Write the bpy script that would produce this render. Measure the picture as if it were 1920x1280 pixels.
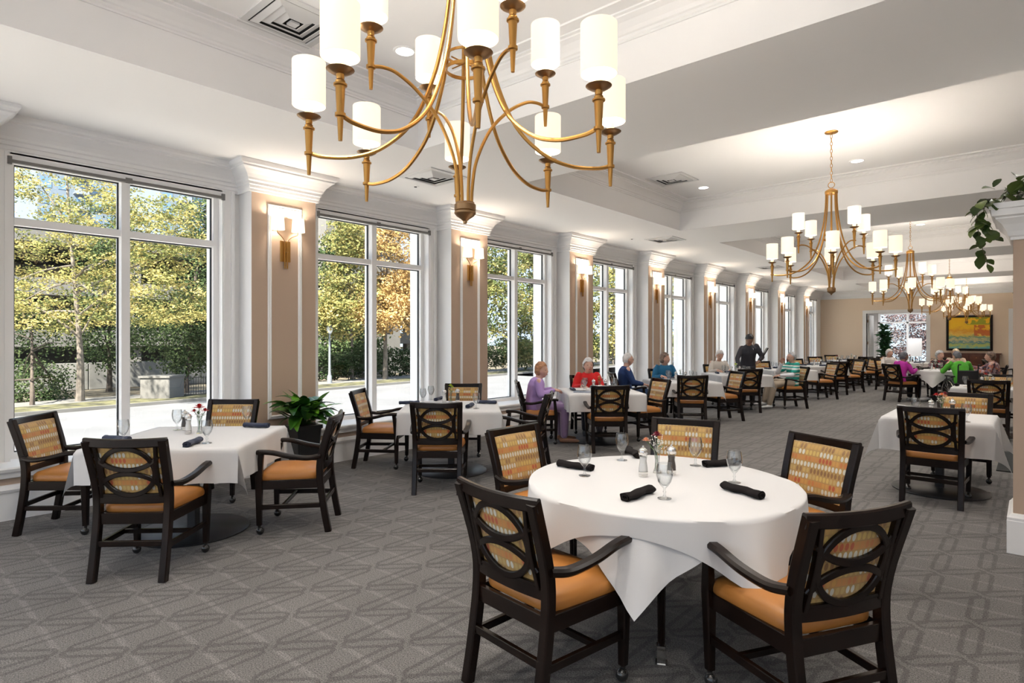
import bpy, math, random
import numpy as np
from mathutils import Vector, Matrix, noise as mnoise

for o in list(bpy.data.objects):
    bpy.data.objects.remove(o, do_unlink=True)
sc = bpy.context.scene
COL = sc.collection
PI = math.pi
R = random.Random(7)

# ------------------------------------------------------------------ camera
YAW, FPX, CX, HY, EYE = 0.721, 1113.0, 960.0, 634.0, 1.55
cam_d = bpy.data.cameras.new('camera')
cam = bpy.data.objects.new('camera', cam_d)
COL.objects.link(cam)
cam.location = (0, 0, EYE)
cam.rotation_euler = (PI / 2, 0, YAW)
cam_d.sensor_width = 36
cam_d.lens = FPX / 1920 * 36
cam_d.shift_y = -(640 - HY) / 1920
cam_d.clip_end = 400
sc.camera = cam

# ------------------------------------------------------------------ world, sun, exposure
sc.view_settings.view_transform = 'Standard'
sc.view_settings.look = 'None'
sc.view_settings.gamma = 1
sc.view_settings.exposure = 1.45
sc.cycles.transparent_max_bounces = 24
sc.view_settings.use_curve_mapping = False
world = bpy.data.worlds.new('sky')
sc.world = world
world.use_nodes = True
wn, wl = world.node_tree.nodes, world.node_tree.links
wn.clear()
w_out = wn.new('ShaderNodeOutputWorld')
w_bg = wn.new('ShaderNodeBackground')
w_tc = wn.new('ShaderNodeTexCoord')
w_sep = wn.new('ShaderNodeSeparateXYZ')
w_rmp = wn.new('ShaderNodeValToRGB')
w_rmp.color_ramp.elements[0].position = 0.0
w_rmp.color_ramp.elements[0].color = (0.66, 0.80, 0.97, 1)
w_rmp.color_ramp.elements[1].position = 0.7
w_rmp.color_ramp.elements[1].color = (0.52, 0.70, 0.97, 1)
wl.new(w_tc.outputs['Generated'], w_sep.inputs[0])
wl.new(w_sep.outputs['Z'], w_rmp.inputs[0])
wl.new(w_rmp.outputs[0], w_bg.inputs['Color'])
w_bg.inputs['Strength'].default_value = 0.6
wl.new(w_bg.outputs[0], w_out.inputs[0])

sun_d = bpy.data.lights.new('sun', 'SUN')
sun_d.energy = 11.0
sun_d.angle = 0.03
sun_d.color = (1.0, 0.93, 0.80)
sun = bpy.data.objects.new('sun', sun_d)
COL.objects.link(sun)
sun.rotation_euler = Vector((-0.30, 0.55, -0.75)).to_track_quat('-Z', 'Y').to_euler()

LAMP_GAIN = 1.0          # brightness of the bulbs in the chandeliers
DOWN_GAIN = 1.0          # brightness of the recessed lights

# ------------------------------------------------------------------ helpers
SN, CS = math.sin(YAW), math.cos(YAW)

def at(px, py, z):
    """point of the room at height z that the photograph shows at (px, py)"""
    d = (EYE - z) * FPX / (py - HY)
    u = (px - CX) / FPX
    return Vector((d * (-SN + CS * u), d * (CS + SN * u), z))

def at_d(px, d, z):
    u = (px - CX) / FPX
    return Vector((d * (-SN + CS * u), d * (CS + SN * u), z))

class MB:
    def __init__(self):
        self.v, self.f, self.m = [], [], []
        self.mi = 0
    def add(self, vs, fs):
        b = len(self.v)
        self.v.extend(tuple(x) for x in vs)
        for f in fs:
            self.f.append(tuple(b + i for i in f)); self.m.append(self.mi)
        return self
    def box(self, x0, x1, y0, y1, z0, z1):
        vs = [(x, y, z) for z in (z0, z1) for y in (y0, y1) for x in (x0, x1)]
        return self.add(vs, [(0, 2, 3, 1), (4, 5, 7, 6), (0, 1, 5, 4), (2, 6, 7, 3), (0, 4, 6, 2), (1, 3, 7, 5)])
    def cbox(self, x0, x1, y0, y1, z0, z1, c=0.004):
        """box with chamfered long edges, swept along z"""
        return self.sweep([((x0 + x1) / 2, (y0 + y1) / 2, z0), ((x0 + x1) / 2, (y0 + y1) / 2, z1)],
                          rrect(x1 - x0, y1 - y0, c), up=(0, 1, 0))
    def sweep(self, pts, prof, up=(0, 0, 1), scales=None, closed=False, cap=True):
        pts = [Vector(p) for p in pts]
        n, k = len(pts), len(prof)
        up = Vector(up)
        vs = []
        for i, p in enumerate(pts):
            if closed:
                t = pts[(i + 1) % n] - pts[i - 1]
            else:
                t = pts[min(i + 1, n - 1)] - pts[max(i - 1, 0)]
            t.normalize()
            x = t.cross(up)
            if x.length < 1e-4:
                x = t.cross(Vector((1, 0, 0)))
            x.normalize()
            y = x.cross(t)
            s = scales[i] if scales else 1.0
            sx, sy = s if isinstance(s, tuple) else (s, s)
            for a, b in prof:
                vs.append(p + x * a * sx + y * b * sy)
        fs = []
        for i in range(n if closed else n - 1):
            j = (i + 1) % n
            for q in range(k):
                r = (q + 1) % k
                fs.append((i * k + q, i * k + r, j * k + r, j * k + q))
        if cap and not closed:
            fs.append(tuple(reversed(range(k))))
            fs.append(tuple((n - 1) * k + q for q in range(k)))
        return self.add(vs, fs)
    def tube(self, pts, r, n=8, up=(0, 0, 1), radii=None, closed=False):
        return self.sweep(pts, circ(r, n), up, scales=[q / r for q in radii] if radii else None, closed=closed)
    def lathe(self, prof, n=16, c=(0, 0, 0), axis='z'):
        cx, cy, cz = c
        vs, rows = [], []
        for r, z in prof:
            if r < 1e-6:
                rows.append([len(vs)]); vs.append((0, 0, z))
            else:
                rows.append(list(range(len(vs), len(vs) + n)))
                vs.extend((r * math.cos(2 * PI * i / n), r * math.sin(2 * PI * i / n), z) for i in range(n))
        fs = []
        for a, b in zip(rows, rows[1:]):
            if len(a) == 1 and len(b) == 1: continue
            for i in range(n):
                j = (i + 1) % n
                if len(a) == 1: fs.append((a[0], b[i], b[j]))
                elif len(b) == 1: fs.append((a[i], b[0], a[j]))
                else: fs.append((a[i], a[j], b[j], b[i]))
        if axis == 'x': vs = [(z, x, y) for x, y, z in vs]
        elif axis == 'y': vs = [(y, z, x) for x, y, z in vs]
        return self.add([(x + cx, y + cy, z + cz) for x, y, z in vs], fs)
    def ball(self, c, r, n=12, m=8, s=(1, 1, 1)):
        prof = [(max(r * math.sin(PI * i / m), 0), -r * math.cos(PI * i / m)) for i in range(m + 1)]
        b = MB().lathe(prof, n)
        return self.add([(c[0] + x * s[0], c[1] + y * s[1], c[2] + z * s[2]) for x, y, z in b.v], b.f)
    def xf(self, M):
        self.v = [tuple(M @ Vector(p)) for p in self.v]
        return self
    def join(self, o):
        b = len(self.v)
        self.v.extend(o.v)
        self.f.extend(tuple(b + i for i in f) for f in o.f); self.m.extend(o.m)
        return self

def rrect(w, h, c=0.004):
    a, b = w / 2, h / 2
    c = min(c, a * .9, b * .9)
    return [(-a + c, -b), (a - c, -b), (a, -b + c), (a, b - c), (a - c, b), (-a + c, b), (-a, b - c), (-a, -b + c)]

def circ(r, n=8):
    return [(r * math.cos(2 * PI * i / n), r * math.sin(2 * PI * i / n)) for i in range(n)]

def mesh_of(name, mb, mats, smooth=True, angle=38):
    me = bpy.data.meshes.new(name)
    me.from_pydata(mb.v, [], mb.f)
    if not isinstance(mats, (list, tuple)): mats = [mats]
    for m in mats: me.materials.append(m)
    if len(mats) > 1:
        me.polygons.foreach_set('material_index', mb.m)
    if smooth:
        me.polygons.foreach_set('use_smooth', [True] * len(me.polygons))
        me.set_sharp_from_angle(angle=math.radians(angle))
    me.update()
    return me

def tag(o, label=None, cat=None, group=None, kind=None):
    if label: o['label'] = label
    if cat: o['category'] = cat
    if group: o['group'] = group
    if kind: o['kind'] = kind
    return o

def mk(name, mb, mats, parent=None, smooth=True, loc=None, rotz=None, angle=38):
    me = mb if isinstance(mb, bpy.types.Mesh) else mesh_of(name, mb, mats, smooth, angle)
    o = bpy.data.objects.new(name, me)
    COL.objects.link(o)
    if parent: o.parent = parent
    if loc is not None: o.location = loc
    if rotz is not None: o.rotation_euler = (0, 0, rotz)
    return o

def thing(name, label, cat, loc=(0, 0, 0), rotz=0, group=None):
    o = bpy.data.objects.new(name, None)
    o.empty_display_size = 0.1
    COL.objects.link(o)
    o.location = loc
    o.rotation_euler = (0, 0, rotz)
    return tag(o, label, cat, group)

def struct(name, mb, mats, parent=None, smooth=False, **k):
    o = mk(name, mb, mats, parent, smooth, **k)
    if parent is None: o['kind'] = 'structure'
    return o

KIDS = {}
def dup(src, label, group=None, loc=None, rotz=None):
    """copy a thing with its parts and their sub-parts; mesh data shared"""
    def rec(o, par):
        c = o.copy(); COL.objects.link(c)
        if par is not None: c.parent = par
        for ch in list(o.children): rec(ch, c)
        return c
    c = rec(src, None)
    tag(c, label, None, group)
    if loc is not None: c.location = loc
    if rotz is not None: c.rotation_euler = (0, 0, rotz)
    return c

# ------------------------------------------------------------------ materials
def new_mat(name):
    m = bpy.data.materials.new(name)
    m.use_nodes = True
    nt = m.node_tree
    nt.nodes.clear()
    out = nt.nodes.new('ShaderNodeOutputMaterial')
    return m, nt, out

def pbr(name, col, rough=.5, metal=0., bump=0., bscale=50., var=0., vscale=5., coat=0., sheen=0., emis=None, estr=0., spec=.5):
    m, nt, out = new_mat(name)
    b = nt.nodes.new('ShaderNodeBsdfPrincipled')
    nt.links.new(b.outputs[0], out.inputs[0])
    b.inputs['Base Color'].default_value = (*col, 1)
    b.inputs['Roughness'].default_value = rough
    b.inputs['Metallic'].default_value = metal
    b.inputs['Specular IOR Level'].default_value = spec
    b.inputs['Coat Weight'].default_value = coat
    b.inputs['Sheen Weight'].default_value = sheen
    if emis:
        b.inputs['Emission Color'].default_value = (*emis, 1)
        b.inputs['Emission Strength'].default_value = estr
    tc = nt.nodes.new('ShaderNodeTexCoord')
    if var > 0:
        n = nt.nodes.new('ShaderNodeTexNoise')
        n.inputs['Scale'].default_value = vscale
        n.inputs['Detail'].default_value = 5
        nt.links.new(tc.outputs['Object'], n.inputs['Vector'])
        r = nt.nodes.new('ShaderNodeValToRGB')
        r.color_ramp.elements[0].position = .3
        r.color_ramp.elements[0].color = (*[c * (1 - var) for c in col], 1)
        r.color_ramp.elements[1].position = .7
        r.color_ramp.elements[1].color = (*[min(1, c * (1 + var)) for c in col], 1)
        nt.links.new(n.outputs[0], r.inputs[0])
        nt.links.new(r.outputs[0], b.inputs['Base Color'])
    if bump > 0:
        n2 = nt.nodes.new('ShaderNodeTexNoise')
        n2.inputs['Scale'].default_value = bscale
        n2.inputs['Detail'].default_value = 4
        nt.links.new(tc.outputs['Object'], n2.inputs['Vector'])
        bp = nt.nodes.new('ShaderNodeBump')
        bp.inputs['Strength'].default_value = bump
        bp.inputs['Distance'].default_value = .01
        nt.links.new(n2.outputs[0], bp.inputs['Height'])
        nt.links.new(bp.outputs[0], b.inputs['Normal'])
    return m

class NG:
    """little helper for node maths"""
    def __init__(self, nt): self.nt = nt
    def val(self, v, i, node):
        if isinstance(v, (int, float)): node.inputs[i].default_value = v
        else: self.nt.links.new(v, node.inputs[i])
    def m(self, op, a, b=None, c=None):
        n = self.nt.nodes.new('ShaderNodeMath'); n.operation = op
        self.val(a, 0, n)
        if b is not None: self.val(b, 1, n)
        if c is not None: self.val(c, 2, n)
        return n.outputs[0]
    def mix(self, f, a, b):
        n = self.nt.nodes.new('ShaderNodeMix'); n.data_type = 'RGBA'
        self.val(f, 0, n)
        for i, v in ((6, a), (7, b)):
            if isinstance(v, tuple): n.inputs[i].default_value = (*v[:3], 1)
            else: self.nt.links.new(v, n.inputs[i])
        return n.outputs[2]
    def ramp(self, f, stops, const=False):
        n = self.nt.nodes.new('ShaderNodeValToRGB')
        e = n.color_ramp.elements
        if const: n.color_ramp.interpolation = 'CONSTANT'
        while len(e) < len(stops): e.new(0.5)
        for el, (p, c) in zip(e, stops):
            el.position = p; el.color = (*c, 1)
        self.nt.links.new(f, n.inputs[0])
        return n.outputs[0]

def carpet_mat():
    m, nt, out = new_mat('patterned_carpet')
    g = NG(nt)
    b = nt.nodes.new('ShaderNodeBsdfPrincipled')
    nt.links.new(b.outputs[0], out.inputs[0])
    b.inputs['Roughness'].default_value = .95
    b.inputs['Specular IOR Level'].default_value = .15
    b.inputs['Sheen Weight'].default_value = .15
    tc = nt.nodes.new('ShaderNodeTexCoord')
    sep = nt.nodes.new('ShaderNodeSeparateXYZ')
    nt.links.new(tc.outputs['Object'], sep.inputs[0])
    X, Y = sep.outputs[0], sep.outputs[1]
    D = .34
    def family(ang, S, H, off, half, rad):
        c, s = math.cos(ang), math.sin(ang)
        u = g.m('ADD', g.m('MULTIPLY', X, c), g.m('MULTIPLY', Y, s))
        v = g.m('ADD', g.m('MULTIPLY', X, -s), g.m('MULTIPLY', Y, c))
        row = g.m('FLOOR', g.m('ADD', g.m('DIVIDE', v, H), .5))
        vv = g.m('MULTIPLY', g.m('SUBTRACT', g.m('DIVIDE', v, H), row), H)
        par = g.m('MULTIPLY', g.m('FLOORED_MODULO', row, 2), off)
        # distance along the row from the middle of the link
        uu = g.m('ABSOLUTE', g.m('SUBTRACT', g.m('FLOORED_MODULO', g.m('ADD', u, par), S), S / 2))
        a = g.m('MAXIMUM', g.m('SUBTRACT', uu, half - rad), 0)
        ln = g.m('SQRT', g.m('ADD', g.m('MULTIPLY', a, a), g.m('MULTIPLY', vv, vv)))
        return g.m('ABSOLUTE', g.m('SUBTRACT', ln, rad)), ln
    Q = D / math.sqrt(2)
    r1, l1 = family(PI / 4, D, D, 0, .148, .036)
    r2, l2 = family(PI / 2, 2 * Q, Q, Q, .196, .037)
    r3, l3 = family(0, 2 * Q, Q, Q, .205, .020)
    nz = nt.nodes.new('ShaderNodeTexNoise'); nz.inputs['Scale'].default_value = 90; nz.inputs['Detail'].default_value = 3
    nt.links.new(tc.outputs['Object'], nz.inputs['Vector'])
    nf = nt.nodes.new('ShaderNodeTexNoise'); nf.inputs['Scale'].default_value = 150; nf.inputs['Detail'].default_value = 2
    nt.links.new(tc.outputs['Object'], nf.inputs['Vector'])
    nb = nt.nodes.new('ShaderNodeTexNoise'); nb.inputs['Scale'].default_value = 1.3; nb.inputs['Detail'].default_value = 3
    nt.links.new(tc.outputs['Object'], nb.inputs['Vector'])
    wob = g.m('MULTIPLY', g.m('SUBTRACT', nz.outputs[0], .5), .030)
    def line(r, w):
        return g.m('LESS_THAN', g.m('ADD', r, wob), w)
    dark = g.m('MAXIMUM', line(r1, .0125), line(r2, .0125))
    lite = g.m('LESS_THAN', g.m('ADD', l3, wob), .017)
    base = g.ramp(nb.outputs[0], [(.3, (.120, .111, .104)), (.7, (.158, .147, .138))])
    c1 = g.mix(g.m('MULTIPLY', lite, .5), base, (.21, .195, .185))
    c2 = g.mix(g.m('MULTIPLY', dark, .5), c1, (.045, .040, .037))
    c2b = g.mix(g.m('MULTIPLY', line(r3, .010), .25), c2, (.12, .11, .105))
    spk = g.ramp(nf.outputs[0], [(.32, (.42, .42, .42)), (.68, (1.6, 1.6, 1.6))])
    mul = nt.nodes.new('ShaderNodeMix'); mul.data_type = 'RGBA'; mul.blend_type = 'MULTIPLY'
    mul.inputs[0].default_value = 1
    nt.links.new(c2b, mul.inputs[6]); nt.links.new(spk, mul.inputs[7])
    nt.links.new(mul.outputs[2], b.inputs['Base Color'])
    hgt = g.m('ADD', g.m('MULTIPLY', nf.outputs[0], .6), g.m('MULTIPLY', dark, -.9))
    bp = nt.nodes.new('ShaderNodeBump'); bp.inputs['Strength'].default_value = .45; bp.inputs['Distance'].default_value = .006
    nt.links.new(hgt, bp.inputs['Height']); nt.links.new(bp.outputs[0], b.inputs['Normal'])
    return m

def fabric_mat():
    m, nt, out = new_mat('oval_print_fabric')
    g = NG(nt)
    b = nt.nodes.new('ShaderNodeBsdfPrincipled')
    nt.links.new(b.outputs[0], out.inputs[0])
    b.inputs['Roughness'].default_value = .6
    b.inputs['Sheen Weight'].default_value = .3
    tc = nt.nodes.new('ShaderNodeTexCoord')
    sep = nt.nodes.new('ShaderNodeSeparateXYZ')
    nt.links.new(tc.outputs['Object'], sep.inputs[0])
    X, Z = sep.outputs[0], sep.outputs[2]
    cu = g.m('DIVIDE', g.m('ADD', X, 5.0), .0255)
    cv = g.m('DIVIDE', g.m('ADD', Z, .012), .0365)
    iu, iv = g.m('FLOOR', cu), g.m('FLOOR', cv)
    du = g.m('DIVIDE', g.m('SUBTRACT', g.m('FRACT', cu), .5), .35)
    dv = g.m('DIVIDE', g.m('SUBTRACT', g.m('FRACT', cv), .5), .43)
    inside = g.m('LESS_THAN', g.m('ADD', g.m('MULTIPLY', du, du), g.m('MULTIPLY', dv, dv)), 1.0)
    cell = nt.nodes.new('ShaderNodeCombineXYZ')
    nt.links.new(g.m('FLOOR', g.m('DIVIDE', iu, 2)), cell.inputs[0]); nt.links.new(iv, cell.inputs[1])
    wn_ = nt.nodes.new('ShaderNodeTexWhiteNoise'); wn_.noise_dimensions = '2D'
    nt.links.new(cell.outputs[0], wn_.inputs['Vector'])
    rnd = wn_.outputs[0]
    row = g.m('FLOORED_MODULO', iv, 4)
    pale = g.ramp(rnd, [(0, (.62, .60, .52)), (.45, (.60, .42, .12)), (.7, (.52, .36, .13)), (.85, (.66, .62, .50))], True)
    red = g.ramp(rnd, [(0, (.56, .24, .06)), (.35, (.46, .09, .03)), (.55, (.58, .30, .07)), (.8, (.54, .19, .05))], True)
    brn = g.ramp(rnd, [(0, (.27, .13, .045)), (.3, (.52, .31, .09)), (.6, (.30, .16, .06)), (.8, (.54, .36, .12))], True)
    is1 = g.m('COMPARE', row, 1, .1)
    is3 = g.m('COMPARE', row, 3, .1)
    oval = g.mix(is3, g.mix(is1, pale, red), brn)
    ground = g.mix(is1, (.46, .28, .085), (.52, .25, .065))
    col = g.mix(inside, ground, oval)
    rim = g.m('COMPARE', g.m('ABSOLUTE', g.m('SUBTRACT', g.m('FRACT', cv), .5)), .49, .02)
    col2 = g.mix(g.m('MULTIPLY', rim, .5), col, (.25, .16, .08))
    nt.links.new(col2, b.inputs['Base Color'])
    bp = nt.nodes.new('ShaderNodeBump'); bp.inputs['Strength'].default_value = .25; bp.inputs['Distance'].default_value = .002
    nt.links.new(inside, bp.inputs['Height']); nt.links.new(bp.outputs[0], b.inputs['Normal'])
    return m

def glass_mat(name, tint=(1, 1, 1), refl=1.0, ior=1.45, rough=0.0, edge=0.0):
    m, nt, out = new_mat(name)
    t = nt.nodes.new('ShaderNodeBsdfTransparent')
    gl = nt.nodes.new('ShaderNodeBsdfGlossy'); gl.inputs['Roughness'].default_value = rough
    fr = nt.nodes.new('ShaderNodeLayerWeight'); fr.inputs[0].default_value = .5
    g = NG(nt)
    r0 = ((ior - 1) / (ior + 1)) ** 2
    f = g.m('MINIMUM', g.m('MULTIPLY', g.m('ADD', g.m('MULTIPLY', g.m('POWER', fr.outputs['Facing'], 4.0), 1 - r0), r0), refl), 1.0)
    nt.links.new(g.mix(g.m('MULTIPLY', g.m('POWER', fr.outputs['Facing'], 2.0), edge), tuple(tint), (.30, .33, .35)), t.inputs[0])
    mx = nt.nodes.new('ShaderNodeMixShader')
    nt.links.new(f, mx.inputs[0]); nt.links.new(t.outputs[0], mx.inputs[1]); nt.links.new(gl.outputs[0], mx.inputs[2])
    nt.links.new(mx.outputs[0], out.inputs[0])
    return m

def leaf_mat(name, stops, trans=.35, rough=.6):
    m, nt, out = new_mat(name)
    g = NG(nt)
    a = nt.nodes.new('ShaderNodeAttribute'); a.attribute_name = 'rnd'
    col = g.ramp(a.outputs['Fac'], stops)
    d = nt.nodes.new('ShaderNodeBsdfDiffuse'); t = nt.nodes.new('ShaderNodeBsdfTranslucent')
    nt.links.new(col, d.inputs[0]); nt.links.new(col, t.inputs[0])
    mx = nt.nodes.new('ShaderNodeMixShader'); mx.inputs[0].default_value = trans
    nt.links.new(d.outputs[0], mx.inputs[1]); nt.links.new(t.outputs[0], mx.inputs[2])
    nt.links.new(mx.outputs[0], out.inputs[0])
    return m

def shade_mat(name, ecol, estr):
    m, nt, out = new_mat(name)
    tr = nt.nodes.new('ShaderNodeBsdfTranslucent'); tr.inputs[0].default_value = (.085, .068, .048, 1)
    df = nt.nodes.new('ShaderNodeBsdfDiffuse'); df.inputs[0].default_value = (.80, .74, .62, 1)
    em = nt.nodes.new('ShaderNodeEmission'); em.inputs[0].default_value = (*ecol, 1); em.inputs[1].default_value = estr
    mx = nt.nodes.new('ShaderNodeMixShader'); mx.inputs[0].default_value = .5
    ad = nt.nodes.new('ShaderNodeAddShader')
    nt.links.new(df.outputs[0], mx.inputs[1]); nt.links.new(tr.outputs[0], mx.inputs[2])
    nt.links.new(mx.outputs[0], ad.inputs[0]); nt.links.new(em.outputs[0], ad.inputs[1])
    nt.links.new(ad.outputs[0], out.inputs[0])
    return m

def emit_mat(name, col, s):
    m, nt, out = new_mat(name)
    em = nt.nodes.new('ShaderNodeEmission'); em.inputs[0].default_value = (*col, 1); em.inputs[1].default_value = s
    nt.links.new(em.outputs[0], out.inputs[0])
    return m

M = {}
M['carpet'] = carpet_mat()
M['fabric'] = fabric_mat()
M['white'] = pbr('white_paint', (.90, .885, .875), .45)
M['ceiling'] = pbr('ceiling_paint', (.93, .915, .905), .9)
M['beige'] = pbr('beige_paint', (.52, .385, .29), .7, bump=.02, bscale=200)
M['tan'] = pbr('tan_wall_paint', (.84, .68, .52), .8)
M['wood'] = pbr('espresso_wood', (.0085, .0036, .0022), .26, var=.4, vscale=9, spec=.32)
M['vinyl'] = pbr('tan_vinyl', (.44, .175, .038), .38, var=.10, vscale=4, bump=.05, bscale=300)
M['brass'] = pbr('antique_brass', (.50, .265, .075), .34, metal=1.0)
M['brass_dark'] = pbr('aged_brass', (.33, .20, .10), .38, metal=1.0)
M['chrome'] = pbr('chrome', (.75, .74, .72), .12, metal=1.0)
M['caster'] = pbr('caster_black', (.02, .02, .02), .2, coat=.6)
M['cloth'] = pbr('white_linen', (.64, .628, .625), .85, bump=.10, bscale=380, sheen=.2)
M['black_cloth'] = pbr('black_napkin', (.012, .009, .009), .9, bump=.3, bscale=300, spec=.2)
M['navy_cloth'] = pbr('navy_napkin', (.018, .026, .060), .85, bump=.3, bscale=300, sheen=.15)
M['table_metal'] = pbr('dark_table_metal', (.045, .045, .048), .4, metal=.3)
M['glassware'] = glass_mat('glassware', (.97, .98, .985), 1.9, 1.5, 0.0, .75)
M['pane'] = glass_mat('window_glass', (.97, .985, .98), 1.0, 1.5)
M['grey_rail'] = pbr('grey_blind_rail', (.20, .19, .18), .6)
M['gasket'] = pbr('black_gasket', (.02, .022, .025), .5)
M['mat_black'] = pbr('black_mat', (.012, .014, .014), .9)
M['pot'] = pbr('black_planter', (.012, .012, .013), .35)
M['soil'] = pbr('soil', (.03, .02, .012), 1)
M['salt'] = pbr('salt', (.80, .78, .76), .5)
M['pepper'] = pbr('pepper', (.06, .045, .035), .6)
M['shade'] = shade_mat('lamp_shade_fabric', (1.0, .82, .63), .36)
M['sconce_shade'] = shade_mat('sconce_shade_fabric', (1.0, .85, .62), .65)
M['sleeve'] = pbr('candle_sleeve', (.85, .70, .42), .5, emis=(1, .75, .4), estr=.5)
M['down'] = emit_mat('downlight_lens', (1, .96, .9), 4.0)
M['vent'] = pbr('vent_paint', (.72, .71, .70), .5)
M['dark_void'] = pbr('dark_void', (.02, .02, .02), .9)

# ------------------------------------------------------------------ room dimensions
XP = -6.57       # front of the piers and of the low wall under the windows
XW = -6.88       # window wall
XO = -7.30       # outside face
PY0, PP, PW = 3.063, 3.031, .788          # piers: first left edge, period, width
YB = 27.9        # back wall
YR = -3.2        # rear wall behind the camera
XR = 3.2         # right wall
ZS, ZC = 3.506, 4.0                       # soffit, coffer ceiling
SX0, SX1 = -4.83, 1.26                    # coffers in x
COFFERS = [(-.42, 4.01), (5.715, 10.126), (11.92, 16.33), (18.08, 22.45), (24.2, 26.9)]
piers = [PY0 + PP * k for k in range(-1, 8)]
bays = [PY0 + PP * k + PW + (PP - PW) / 2 for k in range(-2, 8)]
SILL, HEAD = .45, 3.19

# floor
struct('floor', MB().box(XP - .02, XR, YR, YB, -.1, 0), M['carpet'])

# ceiling: soffit with coffers
cb = MB()
edges = [YR] + [y for c in COFFERS for y in c] + [YB]
cb.box(XO, SX0, YR, YB + .2, ZS, ZC + .35)
cb.box(SX1, XR + .2, YR, YB + .2, ZS, ZC + .35)
prev = YR
for y0, y1 in COFFERS:
    cb.box(SX0, SX1, prev, y0, ZS, ZC + .35)
    cb.box(SX0, SX1, y0, y1, ZC, ZC + .35)
    prev = y1
cb.box(SX0, SX1, prev, YB + .2, ZS, ZC + .35)
ceil = struct('ceiling', cb, M['ceiling'])

def ring_trim(x0, x1, y0, y1, prof, mb):
    """rectangular crown; prof = (inset from the side, z)"""
    rows = []
    for off, z in prof:
        rows.append([(x0 + off, y0 + off, z), (x1 - off, y0 + off, z), (x1 - off, y1 - off, z), (x0 + off, y1 - off, z)])
    vs = [p for r in rows for p in r]
    fs = []
    for i in range(len(rows) - 1):
        for q in range(4):
            r = (q + 1) % 4
            fs.append((i * 4 + q, i * 4 + r, (i + 1) * 4 + r, (i + 1) * 4 + q))
    mb.add(vs, fs)
for y0, y1 in COFFERS:
    mb = MB()
    ring_trim(SX0, SX1, y0, y1, [(0, 3.825), (.014, 3.825), (.014, 3.84), (.022, 3.848), (.022, 3.868), (.035, 3.876),
                                 (.05, 3.90), (.085, 3.94), (.125, 3.962), (.125, 3.974), (.15, 3.98), (.15, 3.992),
                                 (.26, 3.992), (.26, 3.985), (.275, 3.985), (.275, ZC)], mb)
    o = struct('coffer_crown', mb, M['white'], parent=ceil)

# left wall: low wall, header, jambs
wb = MB()
wb.box(XO, XP, YR, YB, -.1, .40)
wb.box(XO, XW, YR, YB, HEAD, ZS + .1)
prev = YR
for yc in bays:
    wb.box(XO, XW, prev, yc - .93, .40, HEAD)
    prev = yc + .93
wb.box(XO, XW, prev, YB, .40, HEAD)
wall_left = struct('wall_left', wb, M['white'])
# piers with beige front, white reveals
for i, y in enumerate(piers):
    p = MB()
    p.box(XW, XP, y, y + PW, .40, ZS)
    pm = mesh_of('pier', p, [M['white'], M['beige']], smooth=False)
    for f in pm.polygons:
        f.material_index = 1 if f.normal.x > .9 else 0
    po = mk('pier', pm, None, wall_left)
    # picture-frame moulding
    a, b_, zt, zb, w = y + .185, y + PW - .185, 3.085, .62, .045
    prof = [(-w / 2, 0), (-w / 2, .012), (-w / 4, .020), (0, .013), (w / 4, .022), (w / 2, .010), (w / 2, 0)]
    fr = MB()
    rows = []
    for (o_, h) in prof:
        rows.append([(XP + h, a + o_ + w / 2, zb + o_ + w / 2), (XP + h, b_ - o_ - w / 2, zb + o_ + w / 2),
                     (XP + h, b_ - o_ - w / 2, zt - o_ - w / 2), (XP + h, a + o_ + w / 2, zt - o_ - w / 2)])
    vs = [q for r in rows for q in r]; fs = []
    for k in range(len(rows) - 1):
        for q in range(4):
            r = (q + 1) % 4
            fs.append((k * 4 + q, (k + 1) * 4 + q, (k + 1) * 4 + r, k * 4 + r))
    fr.add(vs, fs)
    mk('panel_moulding', fr, M['white'], po, smooth=False)

def plan_trim(path, prof, mb, side=1):
    """moulding along a plan polyline, mitred; prof = (outward offset, z)"""
    n = len(path)
    nrm = []
    for i in range(n - 1):
        dx, dy = path[i + 1][0] - path[i][0], path[i + 1][1] - path[i][1]
        l = math.hypot(dx, dy)
        nrm.append((side * dy / l, -side * dx / l))
    offs = []
    for i in range(n):
        if i == 0: offs.append(nrm[0])
        elif i == n - 1: offs.append(nrm[-1])
        else:
            a, b = nrm[i - 1], nrm[i]
            k = 1 + a[0] * b[0] + a[1] * b[1]
            offs.append(((a[0] + b[0]) / k, (a[1] + b[1]) / k))
    vs = [(p[0] + o[0] * d, p[1] + o[1] * d, z) for p, o in zip(path, offs) for d, z in prof]
    k = len(prof)
    fs = [(i * k + q, (i + 1) * k + q, (i + 1) * k + q + 1, i * k + q + 1) for i in range(n - 1) for q in range(k - 1)]
    mb.add(vs, fs)

path = [(XW, YR)]
for y in piers:
    path += [(XW, y), (XP, y), (XP, y + PW), (XW, y + PW)]
path += [(XW, YB)]
CROWN = [(0, 3.195), (.028, 3.195), (.028, 3.222), (.036, 3.232), (.036, 3.262), (.05, 3.27), (.05, 3.30), (.066, 3.312),
         (.072, 3.335), (.095, 3.37), (.135, 3.41), (.165, 3.43), (.165, 3.446), (.19, 3.458), (.20, 3.475), (.20, ZS)]
cr = MB(); plan_trim(path, CROWN, cr)
struct('trim_1', cr, M['white'])
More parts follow.
